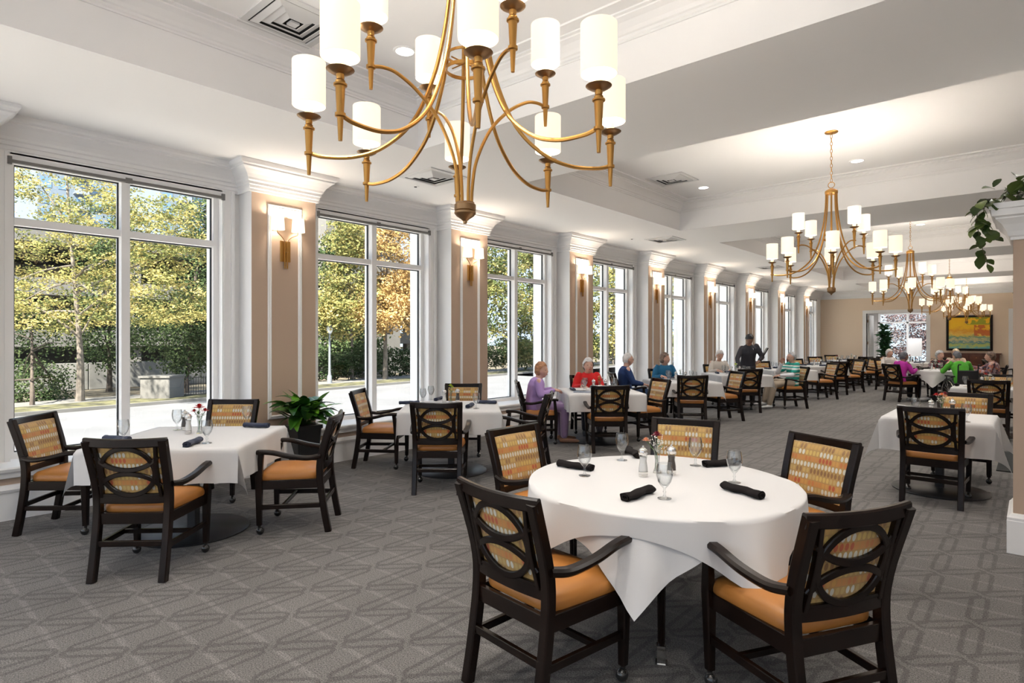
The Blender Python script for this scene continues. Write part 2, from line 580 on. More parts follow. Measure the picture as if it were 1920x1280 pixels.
# skirting, rail and beige strip under the sill
bbm = MB()
plan_trim([(XP, YR), (XP, YB)], [(0, 0), (.022, 0), (.022, .235), (.034, .24), (.040, .262), (.030, .285), (.018, .30), (0, .302)], bbm)
struct('baseboard_left', bbm, M['white'])
for i, yc in enumerate(bays):
    lo, hi = yc - (PP - PW) / 2, yc + (PP - PW) / 2
    if lo < YR: continue
    s = MB()
    s.sweep([(0, lo, 0), (0, hi, 0)], [(XW - .15, .40), (XP + .012, .40), (XP + .012, .355), (XP + .030, .362), (XP + .034, .40), (XP + .052, .415), (XP + .058, .44), (XP + .050, .452), (XW - .15, .452)], up=(0, 0, 1))
    # the sweep's x axis is t x up = +x
    so = mk('window_sill', s, M['white'], wall_left, smooth=False)
bst = MB()
bst.box(XP, XP + .004, YR, YB, .30, .402)
mk('beige_strip', bst, M['beige'], wall_left, smooth=False)
for y in piers:
    c = MB(); plan_trim([(XP, y + .001), (XP, y + PW - .001)], [(0, .40), (.010, .40), (.010, .41), (0, .41)], c)

# windows
def window_meshes():
    g = {}
    hw = .93
    # casing on the wall
    c = MB()
    for s in (-1, 1):
        y0, y1 = sorted((s * (hw - .01), s * (hw + .12)))
        c.box(XW, XW + .030, y0, y1, SILL, HEAD + .02)
        y0, y1 = sorted((s * (hw + .005), s * (hw + .03))); c.box(XW + .03, XW + .040, y0, y1, SILL, HEAD + .02)
        y0, y1 = sorted((s * (hw + .085), s * (hw + .12))); c.box(XW + .03, XW + .052, y0, y1, SILL, HEAD + .02)
    c.box(XW, XW + .028, -hw, hw, HEAD - .045, HEAD + .02)
    g['casing'] = mesh_of('casing', c, M['white'], False)
    XF0, XF1 = -7.09, -6.98
    f = MB()
    for s in (-1, 1):
        y0, y1 = sorted((s * (hw - .055), s * hw)); f.box(XF0, XF1, y0, y1, SILL, HEAD)
    f.box(XF0, XF1, -hw + .055, hw - .055, SILL, SILL + .055)
    f.box(XF0, XF1, -hw + .055, hw - .055, HEAD - .05, HEAD)
    g['window_frame'] = mesh_of('window_frame', f, M['white'], False)
    g['mullion'] = mesh_of('mullion', MB().box(XF0 - .02, XF1 + .045, -.038, .038, SILL + .055, HEAD - .05), M['white'], False)
    for nm, s in (('a', -1), ('b', 1)):
        y0, y1 = sorted((s * .038, s * (hw - .055)))
        g['transom' + nm] = mesh_of('transom', MB().box(XF0 - .01, XF1 + .02, y0, y1, 2.58, 2.65), M['white'], False)
        for q, (z0, z1) in enumerate(((SILL + .055, 2.58), (2.65, HEAD - .05))):
            gk = MB()
            gk.box(-7.052, -7.028, y0, y0 + .012, z0, z1); gk.box(-7.052, -7.028, y1 - .012, y1, z0, z1)
            gk.box(-7.052, -7.028, y0 + .012, y1 - .012, z0, z0 + .010); gk.box(-7.052, -7.028, y0 + .012, y1 - .012, z1 - .012, z1)
            g['gasket%s%d' % (nm, q)] = mesh_of('gasket', gk, M['gasket'], False)
            pn = MB().add([(-7.04, y0 + .01, z0 + .008), (-7.04, y1 - .01, z0 + .008), (-7.04, y1 - .01, z1 - .01), (-7.04, y0 + .01, z1 - .01)], [(0, 1, 2, 3)])
            g['pane%s%d' % (nm, q)] = mesh_of('pane', pn, M['pane'], False)
    bl = MB()
    bl.box(XW + .002, XW + .045, -hw + .0, hw - .0, HEAD - .075, HEAD - .045)
    bl.box(XW + .045, XW + .052, -.03, .03, HEAD - .085, HEAD - .03)
    for s in (-1, 1):
        y0, y1 = sorted((s * (hw - .02), s * (hw + .012))); bl.box(XW + .03, XW + .055, y0, y1, HEAD - .09, HEAD - .02)
    g['blind_rail'] = mesh_of('blind_rail', bl, M['grey_rail'], False)
    return g
WM = window_meshes()
wi = 0
for yc in bays:
    if yc < YR + 1: continue
    wi += 1
    w = bpy.data.objects.new('window_%d' % wi, None); COL.objects.link(w)
    w.location = (0, yc, 0); w['kind'] = 'structure'
    for k, me in WM.items():
        mk(me.name.split('.')[0], me, None, w)

# right wall, rear wall, back wall
struct('wall_right', MB().box(XR, XR + .2, YR, YB, -.1, ZS + .1), M['white'])
rw = MB().box(XO, XR + .2, YR - .2, YR, -.1, .45).box(XO, XR + .2, YR - .2, YR, 3.19, ZS + .1)
for k in range(7):  # openings between these posts are added, unseen, to let in fill daylight
    x = XW + .02 + (XR - XW - .26) * k / 6
    rw.box(x, x + .24, YR - .2, YR, .45, 3.19)
struct('wall_rear', rw, M['white'])
DX0, DX1, DZ = -5.16, -3.13, 2.56
bw = MB()
bw.box(XO, DX0, YB, YB + .18, -.1, ZS + .1)
bw.box(DX1, -.55, YB, YB + .18, -.1, ZS + .1)
bw.box(DX0, DX1, YB, YB + .18, DZ, ZS + .1)
bw.box(.45, XR + .2, YB, YB + .18, -.1, ZS + .1)
bw.box(-.55, .45, YB, YB + .18, 2.5, ZS + .1)
struct('wall_back', bw, M['tan'])
t = MB(); plan_trim([(XW, YB), (XR, YB)], CROWN, t)
struct('trim_2', t, M['white'])
t = MB()
for x0, x1 in ((DX0 - .13, DX0), (DX1, DX1 + .13)): t.box(x0, x1, YB - .03, YB + .21, 0, DZ + .13)
t.box(DX0, DX1, YB - .03, YB + .21, DZ, DZ + .13)
struct('trim_3', t, M['white'])
t = MB()
t.box(-.68, -.55, YB - .03, YB + .21, 0, 2.62); t.box(.45, .58, YB - .03, YB + .21, 0, 2.62); t.box(-.55, .45, YB - .03, YB + .21, 2.5, 2.62)
struct('trim_4', t, M['white'])
dl = struct('door_1', MB().box(-.55, .45, YB + .05, YB + .10, 0, 2.5), M['white'])
h = MB().box(-.56, -.53, YB + .03, YB + .05, .4, .5).box(-.56, -.53, YB + .03, YB + .05, 1.3, 1.4).box(-.56, -.53, YB + .03, YB + .05, 2.1, 2.2)
mk('hinge', h, M['brass_dark'], dl)
t = MB(); plan_trim([(XP, YB), (DX0 - .13, YB)], [(0, 0), (.02, 0), (.02, .2), (.01, .22), (0, .22)], t)
plan_trim([(DX1 + .13, YB), (-.68, YB)], [(0, 0), (.02, 0), (.02, .2), (.01, .22), (0, .22)], t)
struct('baseboard_back', t, M['white'])

# sun room beyond the doorway
M['grey_paint'] = pbr('pale_grey_paint', (.50, .47, .45), .7)
s = MB()
s.box(-7.6, -7.4, YB + .18, 33.2, -.1, 3.2); s.box(-1.8, -1.6, YB + .18, 33.2, -.1, 3.2)
s.box(-7.4, -1.8, 33.0, 33.2, -.1, .45); s.box(-7.4, -1.8, 33.0, 33.2, 2.75, 3.2)
s.box(-7.4, -5.6, 33.0, 33.2, .45, 2.75); s.box(-2.1, -1.8, 33.0, 33.2, .45, 2.75)
s.box(-7.6, -1.6, YB + .18, 33.2, 3.2, 3.4)
struct('wall_beyond', s, M['grey_paint'])
struct('floor_beyond', MB().box(-7.6, -1.6, YB, 33.2, -.1, -.002), M['carpet'])
w = bpy.data.objects.new('window_20', None); COL.objects.link(w); w['kind'] = 'structure'
f = MB()
f.box(-5.6, -2.1, 32.95, 33.1, .45, .53); f.box(-5.6, -2.1, 32.95, 33.1, 2.67, 2.75); f.box(-5.6, -2.1, 32.95, 33.1, 2.25, 2.32)
for x in (-5.6, -4.46, -3.32, -2.18): f.box(x, x + .08, 32.95, 33.1, .53, 2.67)
mk('window_frame', f, M['white'], w, smooth=False)
for x in (-5.52, -4.38, -3.24):
    for z0, z1 in ((.53, 2.25), (2.32, 2.67)):
        mk('pane', MB().add([(x, 33.03, z0), (x + 1.06, 33.03, z0), (x + 1.06, 33.03, z1), (x, 33.03, z1)], [(0, 1, 2, 3)]), M['pane'], w, smooth=False)
dl2 = struct('door_2', MB().box(DX0 + .02, DX0 + .065, YB + .22, YB + 1.12, .01, 2.5), M['white'])
dp = MB()
for z0, z1 in ((.2, 1.0), (1.15, 2.35)): dp.box(DX0 + .062, DX0 + .072, YB + .36, YB + .98, z0, z1)
mk('door_panel', dp, M['white'], dl2, smooth=False)
hh = MB()
for z in (.35, 1.3, 2.2): hh.box(DX0 - .0, DX0 + .03, YB + .19, YB + .225, z, z + .11)
mk('hinge', hh, M['brass_dark'], dl2)

# free-standing partition pillar on the right, with plinth and cap
PX, PYY = -.112, 5.62
pl = MB().box(PX, 1.3, PYY, PYY + .55, 0, 2.36)
pil = struct('wall_partition', pl, M['beige'])
ring = [(PX, PYY + .55), (PX, PYY), (1.3, PYY)]
b = MB(); plan_trim(ring, [(0, 0), (.035, 0), (.035, .235), (.032, .24), (.034, .258), (.022, .270), (.012, .285), (0, .287)], b, side=1)
mk('plinth', b, M['white'], pil, smooth=False)
b = MB(); plan_trim(ring, [(0, 2.26), (.015, 2.26), (.015, 2.28), (.026, 2.29), (.034, 2.32), (.058, 2.37), (.095, 2.41), (.095, 2.42), (.115, 2.43), (.12, 2.475), (.132, 2.48), (.132, 2.52), (0, 2.52)], b, side=1)
b.box(PX, 1.3, PYY, PYY + .55, 2.36, 2.52)
mk('pillar_cap', b, M['white'], pil, smooth=False)
# second partition further along, behind the first
pil2 = struct('wall_partition_far', MB().box(-.02, 1.3, 13.9, 14.4, 0, 2.5), M['beige'])

# floor mat
tag(mk('floor_mat', MB().cbox(-.33, 1.1, 8.95, 10.5, 0, .012, .003), M['mat_black']), 'black floor mat by the right-hand pillar', 'mat')

# ------------------------------------------------------------------ ceiling fittings
def vent_mesh(s=.60):
    fr = MB(); a = s / 2
    prof = [(0, 0), (0, -.010), (.05, -.014), (.055, 0)]
    def rg(a0, prof):
        rows = [[(-a0 + o, -a0 + o, z), (a0 - o, -a0 + o, z), (a0 - o, a0 - o, z), (-a0 + o, a0 - o, z)] for o, z in prof]
        vs = [p for r in rows for p in r]
        return vs, [(i * 4 + q, (i + 1) * 4 + q, (i + 1) * 4 + (q + 1) % 4, i * 4 + (q + 1) % 4) for i in range(len(rows) - 1) for q in range(4)]
    fr.add(*rg(a, prof))
    vanes = []
    for k in range(3):
        a0 = a - .068 - .062 * k
        v = MB().add(*rg(a0, [(0, -.004), (.0, -.008), (.046, -.024), (.050, -.021), (.006, -.002), (0, -.004)]))
        vanes.append(v)
    core = MB().box(-.035, .035, -.035, .035, -.03, -.015)
    back = MB().box(-a + .05, a - .05, -a + .05, a - .05, -.002, .0)
    return fr, vanes, core, back
fr_, vanes_, core_, back_ = vent_mesh()
VM = [('vent_frame', mesh_of('vent_frame', fr_, M['vent'], False))] + [('vane', mesh_of('vane', v, M['vent'], False)) for v in vanes_] + \
     [('vane', mesh_of('vane', core_, M['vent'], False)), ('duct_opening', mesh_of('duct_opening', back_, M['dark_void'], False))]
vents = [(-4.30, 2.33, ZC, 'square ceiling vent in the nearest coffer beside the big chandelier'),
         (-5.47, 4.78, ZS, 'square ceiling vent in the window soffit behind the big chandelier'),
         (-4.19, 8.50, ZC, 'square ceiling vent inside the second coffer'),
         (-5.48, 10.83, ZS, 'square ceiling vent in the window soffit past the second coffer'),
         (-5.45, 16.95, ZS, 'square ceiling vent in the window soffit past the third coffer')]
for x, y, z, lab in vents:
    t = thing('ceiling_vent', lab, 'vent', (x, y, z), 0, 'square ceiling vents')
    for nm, me in VM: mk(nm, me, None, t)

dl_ring = mesh_of('trim_ring', MB().lathe([(.075, -.001), (.076, -.008), (.098, -.006), (.10, 0)], 24), M['white'])
dl_lens = mesh_of('lens', MB().lathe([(0, -.003), (.075, -.003)], 24), M['down'])
dls = [(-4.03, 3.20, 'recessed downlight beside the big chandelier shades'), (-4.03, 9.30, 'recessed downlight beside the vent in the second coffer'),
       (-1.83, 9.30, 'recessed downlight behind the second chandelier chain'), (-1.83, 15.4, 'recessed downlight behind the third chandelier chain'),
       (-4.03, 15.4, 'recessed downlight at the window side of the third coffer'), (-1.83, 21.6, 'recessed downlight in the far coffer above the rear chandelier')]
for x, y, lab in dls:
    t = thing('recessed_downlight', lab, 'ceiling light', (x, y, ZC), 0, 'recessed downlights')
    mk('trim_ring', dl_ring, None, t); mk('lens', dl_lens, None, t)
def add_spot(x, y, z, e):
    ld = bpy.data.lights.new('downlight_beam', 'AREA'); ld.shape = 'DISK'; ld.size = .14; ld.energy = e; ld.spread = math.radians(115); ld.color = (1, .95, .88)
    lo = bpy.data.objects.new('downlight_beam', ld); COL.objects.link(lo); lo.location = (x, y, z)
for x in (-4.03, -1.83, .4):
    for k in range(-0, 5):
        y = 3.2 + 6.1 * k
        if y < YB: add_spot(x, y, ZC - .012, 6 * DOWN_GAIN)
        if y - 4.4 > YR: add_spot(x, y - 2.7 if k else .6, ZC - .012, 6 * DOWN_GAIN)
for x, y, lab in ((-5.99, 4.93, 'small round sprinkler plate beside the soffit vent'), (-5.95, 10.35, 'small round sprinkler plate near the second soffit vent')):
    t = thing('sprinkler', lab, 'sprinkler', (x, y, ZS))
    mk('cover_plate', MB().lathe([(.02, -.003), (.045, -.004), (.05, 0)], 16), M['white'], t)
    mk('sprinkler_head', MB().lathe([(0, -.010), (.018, -.008), (.02, 0)], 12), M['dark_void'], t)

# ------------------------------------------------------------------ chandeliers
def smooth_path(pts, n=8):
    P = [Vector(p) for p in pts]
    P = [P[0] * 2 - P[1]] + P + [P[-1] * 2 - P[-2]]
    out = []
    for i in range(1, len(P) - 2):
        a, b_, c, d = P[i - 1], P[i], P[i + 1], P[i + 2]
        for k in range(n):
            t_ = k / n
            out.append(.5 * ((2 * b_) + (c - a) * t_ + (2 * a - 5 * b_ + 4 * c - d) * t_ ** 2 + (3 * b_ - a - 3 * c + d) * t_ ** 3))
    out.append(P[-2])
    return out
RL, RU = .645, .41            # radii of the lower and upper lamps
# lower arm: hangs from the collar, sweeps out; z relative to the finial
low_arm = MB().tube(smooth_path([(.055, 0, 1.23), (.062, 0, 1.05), (.085, 0, .84), (.135, 0, .62), (.22, 0, .43), (.34, 0, .315), (.46, 0, .268), (.58, 0, .262), (RL, 0, .275)], 6), .0085, 8, up=(0, 1, 0))
upp_arm = MB().tube(smooth_path([(.030, 0, .06), (.034, 0, .16), (.055, 0, .28), (.12, 0, .42), (.21, 0, .52), (.30, 0, .578), (.36, 0, .590), (RU, 0, .582)], 6), .0075, 8, up=(0, 1, 0))
def stick(mb):
    return mb.lathe([(0, -.080), (.007, -.080), (.011, 0), (.0185, .003), (.0185, .014), (.0125, .016), (.017, .105), (.0235, .108), (.0235, .114), (.014, .117), (.017, .124), (.012, .130), (.014, .135), (.014, .150), (0, .150)], 14)
def chand_parts(mats_brass):
    d = {}
    d['candlestick'] = mesh_of('candlestick', stick(MB()), M['brass'])
    d['drip_dish'] = mesh_of('drip_dish', MB().lathe([(.012, .146), (.030, .151), (.046, .161), (.048, .163), (.030, .156), (.010, .154)], 20), M['brass_dark'])
    d['candle_sleeve'] = mesh_of('candle_sleeve', MB().lathe([(.0165, .155), (.0165, .235), (.012, .238), (.012, .243), (0, .243)], 12), M['sleeve'])
    d['shade'] = mesh_of('shade', MB().lathe([(.067, .205), (.065, .205), (.065, .388), (.067, .388), (.067, .205)], 28), M['shade'], angle=60)
    return d
CP = chand_parts(None)
me_low = mesh_of('arm', low_arm, M['brass']); me_upp = mesh_of('arm', upp_arm, M['brass'])
me_hub = mesh_of('hub', MB().lathe([(0, 0), (.008, .002), (.009, .012), (.020, .022), (.038, .034), (.046, .044), (.046, .052), (.042, .054), (.046, .058), (.046, .082), (.040, .086), (.040, .092), (0, .092)], 24), M['brass_dark'])
me_collar = mesh_of('collar', MB().lathe([(0, 1.20), (.066, 1.20), (.070, 1.21), (.070, 1.235), (.060, 1.245), (.030, 1.262), (.010, 1.27), (0, 1.272)], 24), M['brass'])
rb = MB(); rb.sweep([(.082 * math.cos(a * PI / 12), .082 * math.sin(a * PI / 12), .66) for a in range(24)], rrect(.004, .016, .001), closed=True)
rb.sweep([(.078 * math.cos(a * PI / 12), .078 * math.sin(a * PI / 12), .72) for a in range(24)], rrect(.004, .012, .001), closed=True)
rb.tube([(-.08, 0, .69), (.08, 0, .69)], .003, 6, up=(0, 1, 0)); rb.tube([(0, -.08, .69), (0, .08, .69)], .003, 6)
me_ring = mesh_of('spacer_ring', rb, M['brass'])
me_loop = mesh_of('hanging_loop', MB().tube([(.035 * math.cos(a * PI / 10), 0, 1.307 + .035 * math.sin(a * PI / 10)) for a in range(20)], .0045, 6, up=(0, 1, 0), closed=True), M['brass'])
link = MB().tube([(.011 * math.cos(a * PI / 6), 0, .026 * math.sin(a * PI / 6)) for a in range(12)], .0032, 6, up=(0, 1, 0), closed=True)
me_link = mesh_of('chain_link', link, M['brass'])
me_canopy = mesh_of('canopy', MB().lathe([(0, -.030), (.010, -.03), (.014, -.02), (.060, -.018), (.072, -.010), (.072, 0)], 24), M['brass'])
def bulb(x, y, z, e, col=(1, .92, .82), r=.02):
    ld = bpy.data.lights.new('bulb_light', 'POINT'); ld.energy = e; ld.color = col; ld.shadow_soft_size = r
    lo = bpy.data.objects.new('bulb_light', ld); COL.objects.link(lo); lo.location = (x, y, z)
def chandelier(x, y, zf, label, rot0, up_off=.46):
    t = thing('chandelier', label, 'chandelier', (x, y, ZC), 0, 'brass chandeliers with white drum shades')
    dz = zf - ZC
    for nm, me in (('hub', me_hub), ('collar', me_collar), ('spacer_ring', me_ring), ('hanging_loop', me_loop)):
        mk(nm, me, None, t, loc=(0, 0, dz))
    mk('canopy', me_canopy, None, t)
    z = zf + 1.362; k = 0
    while z < ZC - .03:
        mk('chain_link', me_link, None, t, loc=(0, 0, z - ZC), rotz=(k % 2) * PI / 2); z += .0435; k += 1
    for i in range(12):
        low = i < 8
        a = rot0 + (i * PI / 4 if low else up_off + (i - 8) * PI / 2)
        r_, zj = (RL, .275) if low else (RU, .582)
        arm = mk('arm', me_low if low else me_upp, None, t, loc=(0, 0, dz), rotz=a)
        for nm in ('candlestick', 'drip_dish', 'candle_sleeve', 'shade'):
            mk(nm, CP[nm], None, arm, loc=(r_, 0, zj - .01))
        bulb(x + r_ * math.cos(a), y + r_ * math.sin(a), zf + zj + .350, 3.0 * LAMP_GAIN)
YN = YAW + PI / 2
for (x, y, zf, lab) in ((-1.832, 1.78, 2.04, 'big brass chandelier cut by the top edge, nearest the viewer'),
                        (-1.805, 7.80, 2.062, 'brass chandelier hanging from the second coffer, whole and second nearest'),
                        (-1.85, 14.15, 2.05, 'brass chandelier third in the row, in front of the far doorway'),
                        (-1.80, 20.9, 2.05, 'small-looking brass chandelier fourth in the row, before the painting'),
                        (-1.76, 26.0, 2.05, 'farthest brass chandelier, last in the row by the painting')):
    # turn so that one lower lamp points at the camera
    a = math.atan2(-y, -x)
    chandelier(x, y, zf, lab, {1.78: -.706, 7.80: -1.323}.get(y, a + .04), {1.78: .377, 7.80: .564}.get(y, .46))

# ------------------------------------------------------------------ wall sconces on the piers
sb = {}
sb['backplate'] = mesh_of('backplate', MB().cbox(0, .018, -.062, .062, -.12, .12, .004), M['brass'])
st = MB()
for s in (-.014, .014): st.cbox(.022, .034, s - .007, s + .007, -.20, .10, .002)
st.cbox(.016, .040, -.024, .024, -.01, .012, .002)
sb['stem'] = mesh_of('stem', st, M['brass'])
for s, nm in ((-1, 'armL'), (1, 'armR')):
    p = smooth_path([(.028, s * .014, .05), (.030, s * .022, .12), (.040, s * .06, .165), (.060, s * .105, .19), (.070, s * .125, .205), (.070, s * .125, .255)], 5)
    sb[nm] = mesh_of('arm', MB().tube(p, .0045, 6, up=(1, 0, 0)), M['brass_dark'])
sb['shade'] = mesh_of('shade', MB().lathe([(.075, 0), (.072, 0), (.062, .155), (.065, .155), (.075, 0)], 24), M['sconce_shade'], angle=60)
ordn = ['', 'first', 'second', 'third', 'fourth', 'fifth', 'sixth', 'seventh', 'eighth', 'farthest']
for i, y in enumerate(piers):
    if i == 0: continue
    lab = 'twin-shade brass sconce on the %s pier from the left' % ordn[i] if i < 9 else ''
    t = thing('wall_sconce', lab, 'sconce', (XP, y + PW / 2, 2.56), 0, 'brass wall sconces on the piers')
    mk('backplate', sb['backplate'], None, t); mk('stem', sb['stem'], None, t)
    for s, nm in ((-1, 'armL'), (1, 'armR')):
        a = mk('arm', sb[nm], None, t)
        mk('shade', sb['shade'], None, a, loc=(.078, s * .125, .235))
        bulb(XP + .078, y + PW / 2 + s * .125, 2.56 + .365, 3.2 * LAMP_GAIN, (1, .88, .74), .025)

# ------------------------------------------------------------------ chair
def back_pt(x, z, off=0.0):
    yb = -.243 - .235 * (z - .53)
    return (x, yb - .022 * (1 - (x / .23) ** 2) + off, z)
def build_chair():
    root = thing('dining_armchair', 'x', 'chair')
    P = {}
    for s in (-1, 1):
        # front leg carries the arm
        leg = MB().sweep([(s * .243, .222, .075), (s * .248, .222, .36), (s * .252, .222, .43), (s * .262, .210, .55), (s * .272, .200, .640)],
                         rrect(.047, .050, .006), up=(0, 1, 0), scales=[.74, 1, 1, .85, .8])
        lo = mk('leg', leg, M['wood'], root)
        cs = MB().lathe([(0, .034), (.011, .034), (.011, .078), (.017, .079), (.017, .084), (0, .084)], 10, (s * .243, .222, 0))
        cs.ball((s * .243, .215, .031), .031, 12, 8, (.9, 1, 1))
        mk('caster', cs, M['caster'], lo)
        rear = MB().sweep(smooth_path([(s * .222, -.305, 0), (s * .222, -.268, .20), (s * .222, -.238, .44), (s * .226, -.250, .62), (s * .236, -.333, .905)], 4),
                          rrect(.048, .050, .006), up=(0, 1, 0), scales=None)
        mk('leg', rear, M['wood'], root)
        arm = MB().sweep(smooth_path([(s * .238, -.245, .612), (s * .262, -.150, .600), (s * .282, -.02, .620), (s * .288, .11, .652), (s * .282, .215, .657), (s * .276, .245, .648)], 5),
                         rrect(.054, .035, .011), up=(0, 0, 1))
        mk('armrest', arm, M['wood'], root)
    seat = MB()
    def outline(k):
        pts = []
        ow = [(-.215, -.225), (.215, -.225), (.258, .245), (-.258, .245)]
        # rounded trapezoid
        n = 24
        for i in range(n):
            a = 2 * PI * i / n
            c, s_ = math.cos(a), math.sin(a)
            e = .28
            x = math.copysign(abs(c) ** e, c); y = math.copysign(abs(s_) ** e, s_)
            yy = .010 + y * .235
            wd = .215 + (yy + .225) / .47 * .043
            pts.append((x * wd * k, .01 + (yy - .01) * k))
        return pts
    rings = [(.985, .424), (1.0, .434), (1.0, .452), (.978, .470), (.91, .485), (.72, .498), (.42, .505), (.12, .507)]
    vs = []
    for k, z in rings: vs += [(x, y, z) for x, y in outline(k)]
    n = 24
    fs = [(i * n + q, i * n + (q + 1) % n, (i + 1) * n + (q + 1) % n, (i + 1) * n + q) for i in range(len(rings) - 1) for q in range(n)]
    fs.append(tuple((len(rings) - 1) * n + q for q in range(n))); fs.append(tuple(reversed(range(n))))
    seat.add(vs, fs)
    mk('seat', seat, M['vinyl'], root, angle=60)
    ap = MB()
    ap.sweep([(-.225, .228, .39), (.225, .228, .39)], rrect(.026, .072, .003))
    ap.sweep([(-.205, -.240, .39), (.205, -.240, .39)], rrect(.026, .072, .003))
    for s in (-1, 1):
        ap.sweep([(s * .218, -.235, .39), (s * .242, .215, .39)], rrect(.026, .072, .003))
    mk('seat_frame', ap, M['wood'], root)
    for s in (-1, 1):
        mk('stretcher', MB().sweep([(s * .222, -.262, .215), (s * .245, .215, .215)], rrect(.024, .036, .003)), M['wood'], root)
    mk('stretcher', MB().sweep([(-.212, -.268, .235), (.212, -.268, .235)], rrect(.024, .036, .003)), M['wood'], root)
    mk('stretcher', MB().sweep([(-.236, .05, .215), (.236, .05, .215)], rrect(.022, .030, .003)), M['wood'], root)
    xs = [-.257 + .514 * i / 10 for i in range(11)]
    mk('crest_rail', MB().sweep([back_pt(x, .888 + .006 * (x / .24) ** 2) for x in xs], rrect(.028, .058, .007)), M['wood'], root)
    xs = [-.215 + .43 * i / 8 for i in range(9)]
    mk('lower_rail', MB().sweep([back_pt(x, .515) for x in xs], rrect(.024, .054, .004)), M['wood'], root)
    # lattice: three stacked ovals, the outer two cut by the frame
    zc, rx, rz = .700, .166, .155
    pr = rrect(.030, .020, .004)
    lat = MB()
    n = 32
    lat.sweep([back_pt(rx * math.cos(2 * PI * i / n), zc + rz * math.sin(2 * PI * i / n)) for i in range(n)], pr, up=(0, 1, 0), closed=True)
    for s in (-1, 1):
        rx2 = .212
        pts = []
        for i in range(0, 25):
            a = .46 + (PI - .92) * (i / 24)
            x, z = rx2 * math.cos(a), zc + s * (.012 + rz - rz * math.sin(a))
            pts.append(back_pt(x, z))
        lat.sweep(pts, pr, up=(0, 1, 0))
        lat.sweep([back_pt(s * .186, .53), back_pt(s * .180, .62), back_pt(s * .178, .70), back_pt(s * .180, .78), back_pt(s * .188, .87)], rrect(.020, .026, .003), up=(0, 1, 0))
    lat.sweep([back_pt(-.19, .545), back_pt(0, .545), back_pt(.19, .545)], rrect(.018, .018, .003), up=(0, 0, 1))
    mk('back_lattice', lat, M['wood'], root)
    pad = MB()
    nx, nz = 12, 10
    W, Z0, Z1 = .207, .538, .868
    vs = []
    for side in (0, 1):
        for j in range(nz + 1):
            for i in range(nx + 1):
                u, v = i / nx * 2 - 1, j / nz * 2 - 1
                edge = max(abs(u), abs(v))
                th = .022 + .020 * (1 - edge ** 6) if side else .011
                vs.append(back_pt(u * W * (1 if edge < .999 else .995), Z0 + (v + 1) / 2 * (Z1 - Z0), th))
    K = (nx + 1) * (nz + 1)
    fs = []
    for j in range(nz):
        for i in range(nx):
            a = j * (nx + 1) + i
            fs.append((a, a + 1, a + nx + 2, a + nx + 1)); fs.append((K + a, K + a + nx + 1, K + a + nx + 2, K + a + 1))
    for i in range(nx):
        fs.append((i, K + i, K + i + 1, i + 1)); q = nz * (nx + 1) + i; fs.append((q, q + 1, K + q + 1, K + q))
    for j in range(nz):
        a = j * (nx + 1); fs.append((a, a + nx + 1, K + a + nx + 1, K + a)); q = a + nx; fs.append((q, K + q, K + q + nx + 1, q + nx + 1))
    pad.add(vs, fs)
    mk('back_cushion', pad, M['fabric'], root, angle=60)
    return root
CH0 = build_chair()
ch_used = False
CHG = 'dark wooden dining armchairs with tan seats and oval-print backs'
def chair(pos, rotz, label):
    global ch_used
    if not ch_used:
        ch_used = True
        CH0.location = (pos[0], pos[1], 0); CH0.rotation_euler = (0, 0, rotz); tag(CH0, label, None, CHG)
        return CH0
    return dup(CH0, label, CHG, (pos[0], pos[1], 0), rotz)
def chair_top(xl, yl, xr, yr, label):
    """the chair's own left and right top corners as seen"""
    a, b_ = at(xl, yl, .91), at(xr, yr, .91)
    v = (b_ - a); v.z = 0; v.normalize()
    h = Vector((-v.y, v.x, 0))
    c = (a + b_) / 2 + h * .335
    return chair(c, math.atan2(-h.x, h.y), label)
def chair_seat(tc, ang, r, label, jit=0.0):
    """chair at angle ang (world) from the table centre, facing it"""
    p = Vector((tc[0] + r * math.cos(ang), tc[1] + r * math.sin(ang), 0))
    return chair(p, ang + PI / 2 + jit, label)

